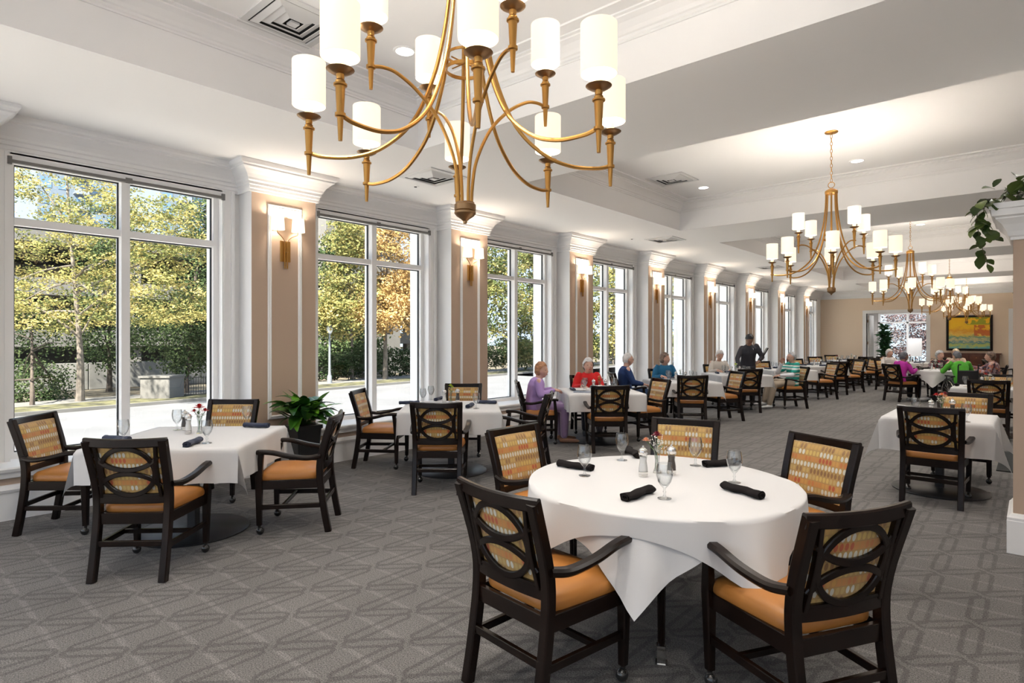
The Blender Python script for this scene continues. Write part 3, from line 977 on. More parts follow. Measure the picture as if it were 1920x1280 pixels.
# ------------------------------------------------------------------ table linen and tables
def cloth_square(half, over, flare=.32, seed=0, n=44, z=0.0, tuck=.0):
    rr = random.Random(seed)
    ph = [rr.uniform(0, 6.28) for _ in range(8)]
    L = half + over
    ticks = []
    k = 11
    outer = [half + over * i / k for i in range(1, k + 1)]
    inner = [-half + 2 * half * i / 22 for i in range(23)]
    ticks = [-q for q in reversed(outer)] + inner + outer
    N = len(ticks)
    vs = []
    for v in ticks:
        for u in ticks:
            ex, ey = max(abs(u) - half, 0), max(abs(v) - half, 0)
            sx, sy = math.copysign(1, u), math.copysign(1, v)
            bx, by = max(-half, min(half, u)), max(-half, min(half, v))
            if ex == 0 and ey == 0:
                vs.append((u, v, z + .0012 * math.sin(9 * u + ph[0]) * math.sin(8 * v + ph[1])))
                continue
            if ex > 0 and ey > 0:
                r_ = math.hypot(ex, ey); phi = math.atan2(ey, ex)
                s2 = math.sin(2 * phi) ** 1.6
                out = flare * s2
                dn = 1 / math.sqrt(1 + out * out)
                ox, oy = out * dn * r_ * .7071 * sx, out * dn * r_ * .7071 * sy
                # the fold swings a little to one side
                sw = .18 * s2 * math.sin(ph[2] + sx + 2 * sy) * r_
                vs.append((bx + sx * .010 + ox + sw * sy, by + sy * .010 + oy - sw * sx, z - dn * r_ + .004))
            else:
                e = ex or ey
                tt = (by if ex > 0 else bx) / half
                w = .016 * e / max(over, .01) * (math.sin(7 * tt + ph[3] + (sx if ex > 0 else 2 * sy)) + .6 * math.sin(15 * tt + ph[4]))
                rim = .010 * min(1, e / .02) + .03 * e + w
                zz = z - max(e - .006, 0)
                vs.append((bx + (sx * rim if ex > 0 else 0), by + (sy * rim if ey > 0 else 0), zz))
    fs = [(j * N + i, j * N + i + 1, (j + 1) * N + i + 1, (j + 1) * N + i) for j in range(N - 1) for i in range(N - 1)]
    return MB().add(vs, fs)

def cloth_round(Rr, L, rot, z, maxdrop=9, seed=0, gap=0.0, wav=1.0):
    rr = random.Random(seed)
    ph = [rr.uniform(0, 6.28) for _ in range(6)]
    na, ni, no = 144, 10, 16
    vs = [(0, 0, z)]
    for i in range(1, ni + 1):
        for a in range(na):
            th = 2 * PI * a / na
            r_ = Rr * i / ni
            vs.append((r_ * math.cos(th), r_ * math.sin(th), z))
    for i in range(1, no + 1):
        for a in range(na):
            th = 2 * PI * a / na
            q = (th - rot) % (PI / 2) - PI / 4       # 0 at the middle of a side
            o_ = min(L / math.cos(q) - Rr, maxdrop)
            s = o_ * i / no
            k = (s / .25)
            w = (.010 * math.sin(14 * th + ph[0]) + .012 * math.sin(23 * th + ph[1]) * min(1, k)) * min(k, 1.3) * wav
            corner = max(0, math.cos(2 * (th - rot) * 2)) ** 3     # near the four corners
            flare = gap + .006 + .06 * s + .30 * max(0, s - (.10 if gap == 0 else .02)) * corner
            r_ = Rr + min(.012, s) + flare + w * .9
            vs.append((r_ * math.cos(th), r_ * math.sin(th), z - max(0, s - .008) * (1 - .05 * corner)))
    fs = [(0, 1 + a, 1 + (a + 1) % na) for a in range(na)]
    for i in range(ni + no - 1):
        for a in range(na):
            b_ = (a + 1) % na
            fs.append((1 + i * na + a, 1 + (i + 1) * na + a, 1 + (i + 1) * na + b_, 1 + i * na + b_))
    return MB().add(vs, fs)

def table_square(cx, cy, rot, half, over, lab_t, lab_c, seed=0, me=None, z=.76):
    t = thing('dining_table', lab_t, 'table', (cx, cy, 0), rot, 'square pedestal dining tables')
    mk('tabletop', TBL['top%.2f' % half], None, t); mk('column', TBL['column'], None, t)
    mk('base', TBL['base'], None, t)
    c = mk('tablecloth', me, None, None, loc=(cx, cy, 0), rotz=rot)
    tag(c, lab_c, 'tablecloth', 'white tablecloths on the square tables')
    return t
TBL = {}
for half in (.545, .435):
    TBL['top%.2f' % half] = mesh_of('tabletop', MB().box(-half, half, -half, half, .725, .755), M['table_metal'], False)
TBL['column'] = mesh_of('column', MB().cbox(-.038, .038, -.038, .038, .03, .725, .01).box(-.35, .35, -.03, .03, .70, .724).box(-.03, .03, -.35, -.04, .70, .724).box(-.03, .03, .04, .35, .70, .724), M['table_metal'])
TBL['base'] = mesh_of('base', MB().lathe([(0, .001), (.41, .001), (.415, .012), (.40, .022), (.12, .034), (.07, .040), (0, .040)], 48), M['table_metal'])
CLOTHS = [mesh_of('tablecloth', cloth_square(.55, .255, .15, s_, z=.760), M['cloth'], angle=70) for s_ in (1, 2, 3)]
CLOTHR = [mesh_of('tablecloth', cloth_square(.44, .33, .22, s_, z=.760), M['cloth'], angle=70) for s_ in (5, 6)]

T = [(-5.09, 1.90), (-5.12, 4.75), (-4.92, 7.60), (-4.96, 10.42), (-4.98, 13.2), (-4.80, 16.0), (-4.70, 18.75), (-4.80, 21.4), (-4.90, 24.0)]
TD = ['leftmost window table with a red rose', 'window table with a yellow flower', 'window table where the lavender jacket sits',
      'window table where the blue sweaters sit', 'window table where the striped shirt sits', 'empty window table behind the striped shirt',
      'seventh window table from the left', 'eighth window table from the left', 'last window table by the back wall']
for i, (x, y) in enumerate(T):
    table_square(x, y, PI / 4, .545, .255, 'square dark pedestal table, the ' + TD[i], 'white tablecloth on the ' + TD[i], me=CLOTHS[i % 3])
TRs = [(-.72, 7.42), (-.56, 12.25)]
TRD = ['small square table beside the right-hand pillar', 'small square table second from the right-hand pillar']
for i, (x, y) in enumerate(TRs):
    table_square(x, y, 0, .435, .33, 'dark pedestal table, the ' + TRD[i], 'white tablecloth with long corners on the ' + TRD[i], me=CLOTHR[i])
TX = (-3.05, 23.2)
table_square(TX[0], TX[1], PI / 4, .545, .255, 'square dark pedestal table near the far doorway', 'white tablecloth on the table near the far doorway', me=CLOTHS[0])

# foreground round table
RT = (-1.554, 3.014)
t = thing('round_table', 'round dark wooden table in the foreground under two white cloths', 'table', (RT[0], RT[1], 0), 0)
mk('tabletop', MB().lathe([(0, .72), (.66, .72), (.685, .730), (.69, .745), (.68, .755), (0, .755)], 64), M['wood'], t)
mk('apron', MB().lathe([(.56, .64), (.585, .64), (.585, .72), (.56, .72), (.56, .64)], 48), M['wood'], t)
for k in range(4):
    a = -62.2 * PI / 180 + k * PI / 2
    lg = MB()
    for q, w_ in ((0, .018),):
        lg.sweep([(.50, 0, .66), (.485, 0, .40), (.48, 0, .085)], [(w_ * math.cos(j * PI / 8) * (1 if j % 2 else .72), w_ * math.sin(j * PI / 8) * (1 if j % 2 else .72)) for j in range(16)], up=(0, 1, 0), scales=[1.35, 1.2, 1.0])
    lo = mk('leg', lg, M['wood'], t, rotz=a)
    ft = MB().box(.452, .508, -.028, .028, 0, .012)
    for sx in (.462, .474, .486, .498): ft.cbox(sx - .004, sx + .004, -.020, .020, .012, .085, .001)
    ft.cbox(.458, .502, -.022, .022, .075, .095, .004)
    mk('chrome_foot', ft, M['chrome'], lo)
A_U, A_T = math.radians(-70.3), math.radians(-28.7)
c = mk('tablecloth', cloth_round(.698, .803, A_U, .759, maxdrop=.46, seed=3), M['cloth'], None, loc=(RT[0], RT[1], 0), angle=70)
tag(c, 'under tablecloth of the foreground round table, long point hanging at the front', 'tablecloth')
c = mk('tablecloth', cloth_round(.700, .800, A_T, .7625, maxdrop=.285, seed=9, gap=.010), M['cloth'], None, loc=(RT[0], RT[1], 0), angle=70)
tag(c, 'top tablecloth of the foreground round table with a curved hem', 'tablecloth')
# far round table where the magenta sweater sits
RF = (-1.85, 18.2)
t = thing('round_table', 'round table where the magenta sweater and the wheelchair sit', 'table', (RF[0], RF[1], 0), 0)
mk('tabletop', MB().lathe([(0, .72), (.76, .72), (.76, .755), (0, .755)], 48), M['wood'], t)
mk('column', MB().lathe([(.05, .03), (.05, .72)], 12), M['table_metal'], t)
mk('base', TBL['base'], None, t)
c = mk('tablecloth', cloth_round(.77, .86, YAW + PI * .75 + .1, .76, maxdrop=.42, seed=5), M['cloth'], None, loc=(RF[0], RF[1], 0), angle=70)
tag(c, 'white tablecloth hanging in a point on the far round table', 'tablecloth')

# ------------------------------------------------------------------ chairs in place
RTn = 'foreground round table'
chair((-1.665, 2.16), math.atan2(-.12, .99), 'dark armchair at the near left of the foreground round table, lattice back to the viewer')
chair_top(1524, 969, 1699, 947, 'dark armchair at the near right of the foreground round table, nearest the bottom right corner')
# facing the camera: the chair's left is on the image's right
chair_top(1611, 833, 1487, 811, 'dark armchair at the right of the foreground round table, printed back facing the viewer')
chair_top(1346, 791, 1227, 784, 'dark armchair behind the foreground round table, behind the dark red flower')
chair_top(921, 810, 998, 795, 'x')
bpy.context.view_layer.update()
# the left one faces right: rebuild from its measured corners
last = [o for o in COL.objects if o.get('label') == 'x' and o.name.startswith('dining_armchair')][-1]
last.location = (-2.47, 3.18, 0); last.rotation_euler = (0, 0, math.atan2(-1.0, -.05))
last['label'] = 'dark armchair at the left of the foreground round table, printed cushion showing'
T1n = TD[0]
chair_top(153, 825, 313, 824, 'dark armchair at the near side of the leftmost window table, lattice back to the viewer')
chair_top(106, 772, 12, 789, 'dark armchair at the far left edge of the picture, printed back facing right')
chair_top(487, 750, 391, 750, 'dark armchair behind the leftmost window table, only its printed back showing')
chair_top(622, 784, 642, 770, 'dark armchair at the right of the leftmost window table beside the peace lily')
chair_top(771, 756, 864.5, 756, 'dark armchair at the near side of the yellow flower table, lattice back to the viewer')
chair_top(680, 729, 659, 734.5, 'dark armchair at the left of the yellow flower table, cloth corner on its seat')
chair_top(902, 720, 836, 720, 'dark armchair behind the yellow flower table against the pier')
chair_top(1025, 741, 1036, 734, 'dark armchair at the right of the yellow flower table, seen from the side')
chair_top(1111, 723.6, 1178, 723.6, 'dark armchair at the near side of the table between the lavender jacket and red jacket')
SEAT = {'near': -PI / 4, 'left': -PI * .75, 'far': PI * .75, 'right': PI / 4}
chair_seat(T[2], SEAT['left'], .92, 'dark armchair carrying the person in the lavender jacket', .0)
chair_seat(T[2], SEAT['far'], .90, 'dark armchair carrying the person in the red jacket')
chair_seat(T[2], 1.05, .74, 'dark armchair at the right of the lavender jacket table, pale printed back showing')
chair_top(1272, 704, 1326, 704.5, 'dark armchair at the near side of the table of the blue sweaters, lattice back showing')
chair_seat(T[3], SEAT['left'], .98, 'dark armchair carrying the grey-haired person in the navy sweater')
chair_seat(T[3], SEAT['far'], .90, 'dark armchair carrying the brown-haired person in the teal sweater')
chair_seat(T[3], .93, .86, 'dark armchair at the right of the table of the blue sweaters, pale printed back showing')
chair_top(1384, 692, 1430, 692, 'dark armchair in front of the waitress, lattice back to the viewer')
chair_seat(T[4], SEAT['far'], .90, 'dark armchair carrying the white-haired person in cream')
chair_seat(T[4], SEAT['right'], 1.22, 'dark armchair carrying the person in the striped shirt')
chair_seat(T[5], SEAT['right'], .98, 'dark armchair right of the striped shirt, cloth corner on its tan seat')
chair_seat(T[5], SEAT['far'], .90, 'dark armchair against the pier behind the striped shirt')
chair_top(1560, 678, 1589, 678, 'dark armchair at the near side of the seventh window table, lattice back to the viewer')
chair_seat(T[6], SEAT['far'], .90, 'dark armchair at the window side of the seventh window table')
chair_seat(T[6], SEAT['right'], .95, 'dark armchair at the right of the seventh window table')
chair_top(1590, 673, 1619, 673, 'dark armchair at the near side of the eighth window table, lattice back to the viewer')
chair_seat(T[7], SEAT['far'], .90, 'dark armchair at the window side of the eighth window table')
chair_seat(T[7], SEAT['right'], .95, 'dark armchair at the right of the eighth window table, pale printed back showing')
chair_top(1611, 669, 1636, 669, 'dark armchair at the near side of the last window table, lattice back to the viewer')
chair_seat(T[8], SEAT['right'], .95, 'dark armchair at the right of the last window table by the doorway')
chair_seat(T[8], SEAT['far'], .90, 'dark armchair at the window side of the last window table')
chair((-.715, 6.97), 0, 'dark armchair at the near side of the small table by the pillar, lattice back showing')
chair((-.60, 8.30), PI, 'dark armchair behind the small table by the pillar, printed back facing the viewer')
chair((-.53, 11.80), 0.05, 'dark armchair second from the pillar, lattice back to the viewer, behind the first small table')
chair((-.45, 13.15), PI, 'dark armchair behind the second small table from the pillar')
chair_seat(RF, YAW - PI * .93, 1.02, 'dark armchair carrying the person in the magenta sweater')
chair((-3.2, 20.6), -PI * .75, 'dark armchair on the far side of the round table, near the doorway')
chair_seat(RF, PI * .5, 1.0, 'dark armchair carrying the grey-haired person in the dark floral top')
chair_seat(RF, 0.0, 1.05, 'dark armchair carrying the person in the plaid jacket')
chair_seat(TX, SEAT['near'], .92, 'dark armchair near the far doorway, lattice back to the viewer')
chair_seat(TX, SEAT['far'], .92, 'dark armchair behind the table near the far doorway')
chair_seat(TX, SEAT['right'], .92, 'dark armchair near the far doorway beside an orange cushion back')
chair_seat(TX, SEAT['left'], .92, 'dark armchair left of the table near the far doorway')
chair((-.75, 22.6), -PI * .35, 'dark armchair beside the sideboard at the far right')

# ------------------------------------------------------------------ things on the tables
ZT = .7625
gob = [(0, .001), (.033, .001), (.034, .004), (.012, .010), (.0055, .018), (.0052, .030), (.0085, .036), (.0052, .042), (.0060, .052), (.016, .062),
       (.032, .085), (.0405, .112), (.0420, .130), (.0385, .155), (.0345, .175), (.0335, .175), (.0370, .155), (.0400, .130), (.0385, .112), (.030, .087), (.012, .067), (0, .064)]
me_gob = mesh_of('goblet', MB().lathe(gob, 24), M['glassware'], angle=60)
def goblet(p, label, z=ZT, sc_=1.0):
    o = bpy.data.objects.new('goblet', me_gob); COL.objects.link(o)
    o.location = (p[0], p[1], z); o.rotation_euler = (0, 0, R.random() * 6); o.scale = (sc_,) * 3
    return tag(o, label, 'glass', 'stemmed water goblets')
def napkin_mesh(mat, seed):
    rr = random.Random(seed)
    mb = MB(); n = 12; L = .235
    pts, scs = [], []
    for i in range(n + 1):
        x = -L / 2 + L * i / n
        pts.append((x, .006 * math.sin(i * .7 + seed), .0205 + .001 * math.sin(i * 1.3)))
        scs.append((1.0 + .10 * math.sin(i * 1.1 + seed), 1 + .06 * math.cos(i * 1.7)))
    prof = [((.027 + .0035 * math.sin(3 * a + 1)) * math.cos(a), (.0195 + .001 * math.sin(5 * a)) * math.sin(a)) for a in [2 * PI * k / 18 for k in range(18)]]
    mb.sweep(pts, prof, scales=scs, cap=False)
    # rolled ends: a spiral lip set inside
    for s in (-1, 1):
        for k, (r0, dx) in enumerate(((.92, -.004), (.60, .000), (.34, -.006))):
            ring = [(s * (L / 2 + dx), r0 * .027 * math.cos(a), .0205 + r0 * .0195 * math.sin(a)) for a in [2 * PI * q / 14 for q in range(14)]]
            mb.tube(ring, .0035, 5, up=(1, 0, 0), closed=True)
        mb.add([(s * (L / 2 - .012), .022 * math.cos(a), .0205 + .016 * math.sin(a)) for a in [2 * PI * q / 12 for q in range(12)]], [tuple(range(12))])
    mb.box(-L / 2 + .01, L / 2 - .01, .022, .030, .001, .006)
    return mesh_of('napkin', mb, mat, angle=70)
NAPK = {'b': [napkin_mesh(M['black_cloth'], k) for k in (1, 2, 3)], 'n': [napkin_mesh(M['navy_cloth'], k) for k in (4, 5, 6)]}
def napkin(p, ang, label, kind='b', z=ZT, k=0):
    o = bpy.data.objects.new('napkin', NAPK[kind][k % 3]); COL.objects.link(o)
    o.location = (p[0], p[1], z); o.rotation_euler = (0, 0, ang)
    return tag(o, label, 'napkin', 'rolled cloth napkins')
clear = glass_mat('clear_acrylic', (.95, .96, .96), 1.3, 1.45, 0.0, .5)
mill = {}
for nm, mat in (('salt', M['salt']), ('pepper', M['pepper'])):
    mill[nm] = [('body', mesh_of('body', MB().lathe([(0, .03), (.0255, .03), (.0255, .050), (.021, .075), (.019, .090), (.022, .115), (.0235, .124), (0, .124)], 20), clear, angle=60)),
                ('filling', mesh_of('filling', MB().lathe([(0, .031), (.0235, .031), (.0232, .048), (.019, .074), (.017, .09), (.020, .112), (0, .114)], 16), mat, angle=60)),
                ('grinder_base', mesh_of('grinder_base', MB().lathe([(0, .001), (.0255, .001), (.0265, .006), (.0265, .012), (.0245, .014), (.0265, .017), (.0265, .030), (0, .030)], 20), M['chrome'])),
                ('cap', mesh_of('cap', MB().lathe([(0, .124), (.0235, .124), (.026, .132), (.0275, .142), (.024, .154), (.014, .162), (.006, .165), (.0075, .170), (.005, .175), (0, .176)], 20), M['chrome'], angle=60))]
def shaker(kind, p, label, z=ZT):
    t = thing(kind + '_mill', label, kind + ' mill', (p[0], p[1], z), 0, 'acrylic salt and pepper mills with chrome caps')
    for nm, me in mill[kind]: mk(nm, me, None, t)
me_vase = mesh_of('bud_vase', MB().lathe([(0, .001), (.024, .001), (.022, .008), (.014, .035), (.013, .08), (.019, .125), (.024, .14), (.0225, .14), (.0175, .125), (.0115, .08), (.0125, .035), (.018, .012), (0, .010)], 20), clear, angle=60)
def petals(mb, c, r, n, tilt, width, ph=0, nrm=None):
    for k in range(n):
        a = 2 * PI * k / n + ph
        d = Vector((math.cos(a) * math.cos(tilt), math.sin(a) * math.cos(tilt), math.sin(tilt)))
        s_ = Vector((-math.sin(a), math.cos(a), 0)) * width
        c_ = Vector(c)
        up_ = Vector((0, 0, r * .08))
        mb.add([c_, c_ + d * r * .5 + s_ + up_, c_ + d * r, c_ + d * r * .5 - s_ + up_], [(0, 1, 2, 3)])
FC = {'darkred': (.22, .008, .03), 'red': (.52, .012, .012), 'yellowgreen': (.50, .62, .05), 'peach': (.80, .38, .22), 'white': (.82, .80, .74), 'orange': (.78, .25, .10), 'green': (.05, .13, .02)}
FM = {k: pbr('petal_' + k, v, .6) for k, v in FC.items()}
def bouquet(p, label, blooms, z=ZT, filler=True, seed=0):
    rr = random.Random(seed)
    v = bpy.data.objects.new('bud_vase', me_vase); COL.objects.link(v); v.location = (p[0], p[1], z)
    tag(v, 'bud vase with the ' + label, 'vase', 'clear bud vases')
    t = thing('flower_bunch', label + ' in its bud vase', 'flowers', (p[0], p[1], z))
    for i, (colr, dx, dy, dz, r_) in enumerate(blooms):
        b_ = MB()
        c_ = (dx, dy, dz)
        for lay in range(4):
            petals(b_, (dx, dy, dz + lay * r_ * .12), r_ * (1 - lay * .2), 13, .15 + lay * .35, r_ * .17, lay * .3)
        b_.ball((dx, dy, dz + r_ * .2), r_ * .28, 8, 6)
        bo = mk('bloom', b_, FM[colr], t, smooth=False)
        st_ = MB().tube(smooth_path([(rr.uniform(-.006, .006), rr.uniform(-.006, .006), .015), (dx * .12, dy * .12, .10), (dx * .5, dy * .5, .15), (dx, dy, dz)], 4), .0022, 5)
        mk('stem', st_, FM['green'], t)
    if filler:
        f_ = MB()
        for k in range(46):
            a, e = rr.uniform(0, 6.28), rr.uniform(.01, .055)
            q = (e * math.cos(a), e * math.sin(a), .165 + rr.uniform(-.02, .055))
            f_.ball(q, .0035, 5, 4)
            if k % 3 == 0: f_.tube([(0, 0, .12), q], .0006, 3)
        o = mk('baby_breath', f_, FM['white'], t, smooth=False); o['kind'] = 'stuff'
    lf = MB()
    for k in range(5):
        a = rr.uniform(0, 6.28)
        d = Vector((math.cos(a), math.sin(a), .7)) * .05
        s_ = Vector((-math.sin(a), math.cos(a), 0)) * .009
        b0 = Vector((0, 0, .12 + .01 * k))
        lf.add([b0, b0 + d * .5 + s_, b0 + d, b0 + d * .5 - s_], [(0, 1, 2, 3)])
    mk('leaf_spray', lf, FM['green'], t, smooth=False)["kind"] = 'stuff'
def ang_px(a, b, z):
    p, q = at(*a, z), at(*b, z)
    return math.atan2(q.y - p.y, q.x - p.x), (p + q) / 2

for (x, y), lab in (((1096, 892), 'goblet left on the foreground round table, over a black napkin'), ((1166, 863), 'goblet at the far left of the foreground round table'),
                    ((1304, 873), 'goblet behind the mills on the foreground round table, before the printed chair'), ((1377, 905), 'goblet at the right of the foreground round table'),
                    ((1246, 935), 'goblet nearest the viewer on the foreground round table')):
    goblet(at(x, y, ZT), lab)
for k, (a, b_, lab) in enumerate((((1043, 873), (1114, 884), 'black napkin roll at the left of the foreground round table'), ((1165, 943), (1226, 921), 'black napkin roll nearest the viewer on the foreground round table'),
                    ((1354, 915), (1434, 938), 'black napkin roll at the right front of the foreground round table'), ((1317, 876), (1388, 871), 'black napkin roll behind the right goblet on the foreground round table'),
                    ((1176, 846), (1199, 861), 'black napkin roll at the far edge of the foreground round table'))):
    an, c_ = ang_px(a, b_, ZT)
    napkin(c_, an, lab, 'b', k=k)
shaker('salt', at(1206, 893, ZT), 'salt mill on the foreground round table')
shaker('pepper', at(1259, 890, ZT), 'pepper mill on the foreground round table')
bouquet(at(1232, 886, ZT), 'dark red and peach flowers on the foreground round table', [('darkred', -.005, .01, .215, .036), ('peach', -.055, -.03, .185, .028)], seed=2)
for (x, y), lab in (((231, 830), 'goblet at the near left of the red rose table'), ((332, 806), 'goblet left of the shakers on the red rose table'),
                    ((388, 831), 'goblet in front of the red rose'), ((463, 797), 'goblet in front of the printed chair on the red rose table')):
    goblet(at(x, y, ZT), lab)
for k, (a, b_, lab) in enumerate((((183, 824), (258, 829), 'navy napkin roll at the near left of the red rose table'), ((338, 843), (384, 824), 'navy napkin roll at the front of the red rose table'),
                    ((450, 800), (511, 802), 'navy napkin roll at the right of the red rose table'))):
    an, c_ = ang_px(a, b_, ZT)
    napkin(c_, an, lab, 'n', k=k)
shaker('salt', at(353, 813, ZT), 'salt mill beside the red rose'); shaker('pepper', at(346, 806, ZT), 'pepper mill behind the salt mill beside the red rose')
bouquet(at(374, 812, ZT), 'red flowers on the leftmost window table', [('red', -.005, 0, .21, .050), ('red', .04, .03, .185, .034), ('red', -.03, -.03, .18, .030)], seed=4)
for (x, y), lab in (((793, 755), 'goblet at the left of the yellow flower table'), ((808, 749), 'second goblet from the left on the yellow flower table'),
                    ((893, 766), 'goblet at the right of the yellow flower table')):
    goblet(at(x, y, ZT), lab)
for k, (a, b_, lab) in enumerate((((752, 758), (782, 757), 'navy napkin roll at the left of the yellow flower table'), ((816, 752), (829, 748), 'navy napkin roll in the middle of the yellow flower table'),
                    ((875, 766), (887, 760), 'navy napkin roll at the right front of the yellow flower table'), ((898, 756), (928, 757), 'navy napkin roll at the right edge of the yellow flower table'))):
    an, c_ = ang_px(a, b_, ZT)
    napkin(c_, an, lab, 'n', k=k)
shaker('salt', at(833, 756, ZT), 'salt mill left of the yellow flower'); shaker('pepper', at(858, 754, ZT), 'pepper mill right of the yellow flower')
bouquet(at(845, 754, ZT), 'yellow flower on the second window table', [('yellowgreen', 0, 0, .20, .036), ('yellowgreen', .03, 0, .185, .026)], filler=False, seed=6)

def lay(tc, rot, name, bl, n_gl=4, nap='n', seed=0, skip=()):
    rr = random.Random(seed)
    for k, nm in enumerate(('near', 'right', 'far', 'left')):
        a = rot + k * PI / 2
        if nm in skip: continue
        d = Vector((math.cos(a), math.sin(a))); s_ = Vector((-d.y, d.x))
        q = Vector(tc) + d * .27 + s_ * (.17 + rr.uniform(-.02, .02))
        goblet(q, 'goblet at the %s place of the %s' % (nm, name))
        q = Vector(tc) + d * .40 - s_ * .05
        napkin(q, a + PI / 2 + rr.uniform(-.4, .4), 'napkin roll at the %s place of the %s' % (nm, name), nap, k=k)
    c_ = Vector(tc)
    e = Vector((CS, SN))
    shaker('salt', c_ - e * .09, 'salt mill on the ' + name); shaker('pepper', c_ + e * .09, 'pepper mill on the ' + name)
    bouquet(c_, bl[0] + ' on the ' + name, bl[1], filler=bl[2], seed=seed)
lay(T[2], -PI / 4, 'table of the lavender jacket', ('peach and white flowers', [('peach', 0, 0, .20, .04), ('white', .035, .02, .185, .03), ('yellowgreen', -.02, .02, .175, .02)], False), seed=11)
lay(T[3], -PI / 4, 'table of the blue sweaters', ('white flowers', [('white', 0, 0, .18, .026)], True), seed=12)
lay(T[4], -PI / 4, 'table of the striped shirt', ('yellow and white flowers', [('yellowgreen', 0, 0, .20, .05), ('white', .02, .02, .21, .03)], False), seed=13)
lay(T[5], -PI / 4, 'empty table behind the striped shirt', ('red flower', [('red', 0, 0, .22, .06)], False), seed=14)
lay(T[6], -PI / 4, 'seventh window table', ('pale peach flowers', [('peach', 0, 0, .20, .04)], True), seed=15)
lay(T[7], -PI / 4, 'eighth window table', ('pink and red flowers', [('red', 0, 0, .20, .04)], True), seed=16)
lay(T[8], -PI / 4, 'last window table', ('cream flowers', [('white', 0, 0, .20, .06)], True), seed=17)
lay(TX, -PI / 4, 'table near the far doorway', ('small red flower', [('red', 0, 0, .22, .05)], False), seed=18)
lay(TRs[1], -PI / 2, 'second small table by the pillar', ('red and white flowers', [('red', -.02, 0, .20, .045), ('white', .03, 0, .19, .04)], True), nap='b', seed=19, skip=('near', 'far'))
lay(RF, YAW - PI / 2, 'far round table', ('cream and red flowers', [('white', 0, 0, .22, .06), ('red', .06, 0, .2, .04)], True), nap='b', seed=20)
goblet(at(1717, 777, ZT), 'goblet at the left of the small table by the pillar'); goblet(at(1812, 791, ZT), 'goblet at the right of the small table by the pillar')
shaker('salt', at(1746, 780, ZT), 'salt mill on the small table by the pillar'); shaker('pepper', at(1786, 779, ZT), 'pepper mill on the small table by the pillar')
bouquet(at(1766, 778, ZT), 'red and orange flowers on the small table by the pillar', [('red', -.045, -.01, .20, .036), ('orange', 0, 0, .205, .034), ('peach', .03, .01, .19, .030), ('darkred', .02, .05, .215, .03)], seed=22)
# plates and tableware where people eat
me_plate = mesh_of('plate', MB().lathe([(0, .004), (.075, .004), (.085, .008), (.125, .016), (.128, .018), (.124, .019), (.083, .011), (.07, .008), (0, .008)], 28), pbr('glazed_white', (.80, .80, .79), .2), angle=60)
for (tc, k, lab) in ((T[2], 'left', 'white plate in front of the lavender jacket'), (T[2], 'far', 'white plate in front of the red jacket'), (T[3], 'far', 'white plate in front of the teal sweater'),
                     (T[4], 'far', 'white plate in front of the cream cardigan')):
    a = SEAT[k]
    o = mk('plate', me_plate, None, loc=(tc[0] + .34 * math.cos(a) + .06, tc[1] + .34 * math.sin(a), ZT)); tag(o, lab, 'plate', 'white dinner plates')
o = mk('menu_card', MB().cbox(-.13, .13, -.10, .10, 0, .006, .002), pbr('menu_blue_grey', (.30, .34, .42), .4), loc=(T[2][0] - .05, T[2][1] - .38, ZT), rotz=.6)
tag(o, 'flat blue-grey menu folder beside the lavender jacket', 'menu')

# ------------------------------------------------------------------ plants
def leaf_blade(L, W, fold=.15, droop=.5, n=6, thick=.0008):
    """pointed oval leaf along +x, drooping"""
    rows = []
    for i in range(n + 1):
        t_ = i / n
        w = W * math.sin(PI * min(1, t_ * .93 + .04)) ** .8 * (1 - .25 * t_)
        x = L * (t_ - .10 * droop * t_ * t_)
        z = L * (.55 * t_ * (1 - droop * 1.1 * t_))
        rows.append([(x, -w, z + fold * w), (x, 0, z), (x, w, z + fold * w)])
    vs = [p for r in rows for p in r]
    fs = []
    for i in range(n):
        for q in range(2):
            a = i * 3 + q
            fs.append((a, a + 3, a + 4, a + 1))
    return MB().add(vs, fs)
def leafy(name, stops):
    m, nt, out = new_mat(name)
    g = NG(nt)
    b_ = nt.nodes.new('ShaderNodeBsdfPrincipled'); b_.inputs['Roughness'].default_value = .28
    oi = nt.nodes.new('ShaderNodeObjectInfo')
    nt.links.new(g.ramp(oi.outputs['Random'], stops), b_.inputs['Base Color'])
    nt.links.new(b_.outputs[0], out.inputs[0])
    return m
M['lily'] = leafy('lily_leaf', [(0, (.015, .055, .012)), (.4, (.035, .13, .012)), (.7, (.12, .30, .02)), (1, (.03, .10, .025))])
M['pothos'] = leafy('pothos_leaf', [(0, (.03, .06, .015)), (.6, (.09, .13, .03)), (1, (.16, .22, .05))])
t = thing('potted_peace_lily', 'peace lily with big glossy leaves in a tall black planter by the first pier', 'plant', (-6.22, 3.50, 0))
pm = MB()
pm.sweep([(0, 0, .0), (0, 0, .56)], rrect(.30, .30, .02), up=(0, 1, 0), scales=[.72, 1.0], cap=True)
mk('planter', pm, M['pot'], t)
mk('planter_rim', MB().sweep([(0, 0, .53), (0, 0, .572)], rrect(.318, .318, .02), up=(0, 1, 0)), M['pot'], t)
mk('soil', MB().lathe([(0, .576), (.14, .573)], 16), M['soil'], t)
leaves = [mesh_of('leaf', leaf_blade(.36, .068, .25, .75), M['lily'], angle=80), mesh_of('leaf', leaf_blade(.32, .080, .3, 1.15), M['lily'], angle=80), mesh_of('leaf', leaf_blade(.28, .060, .2, .35), M['lily'], angle=80)]
rr = random.Random(5)
stems = MB()
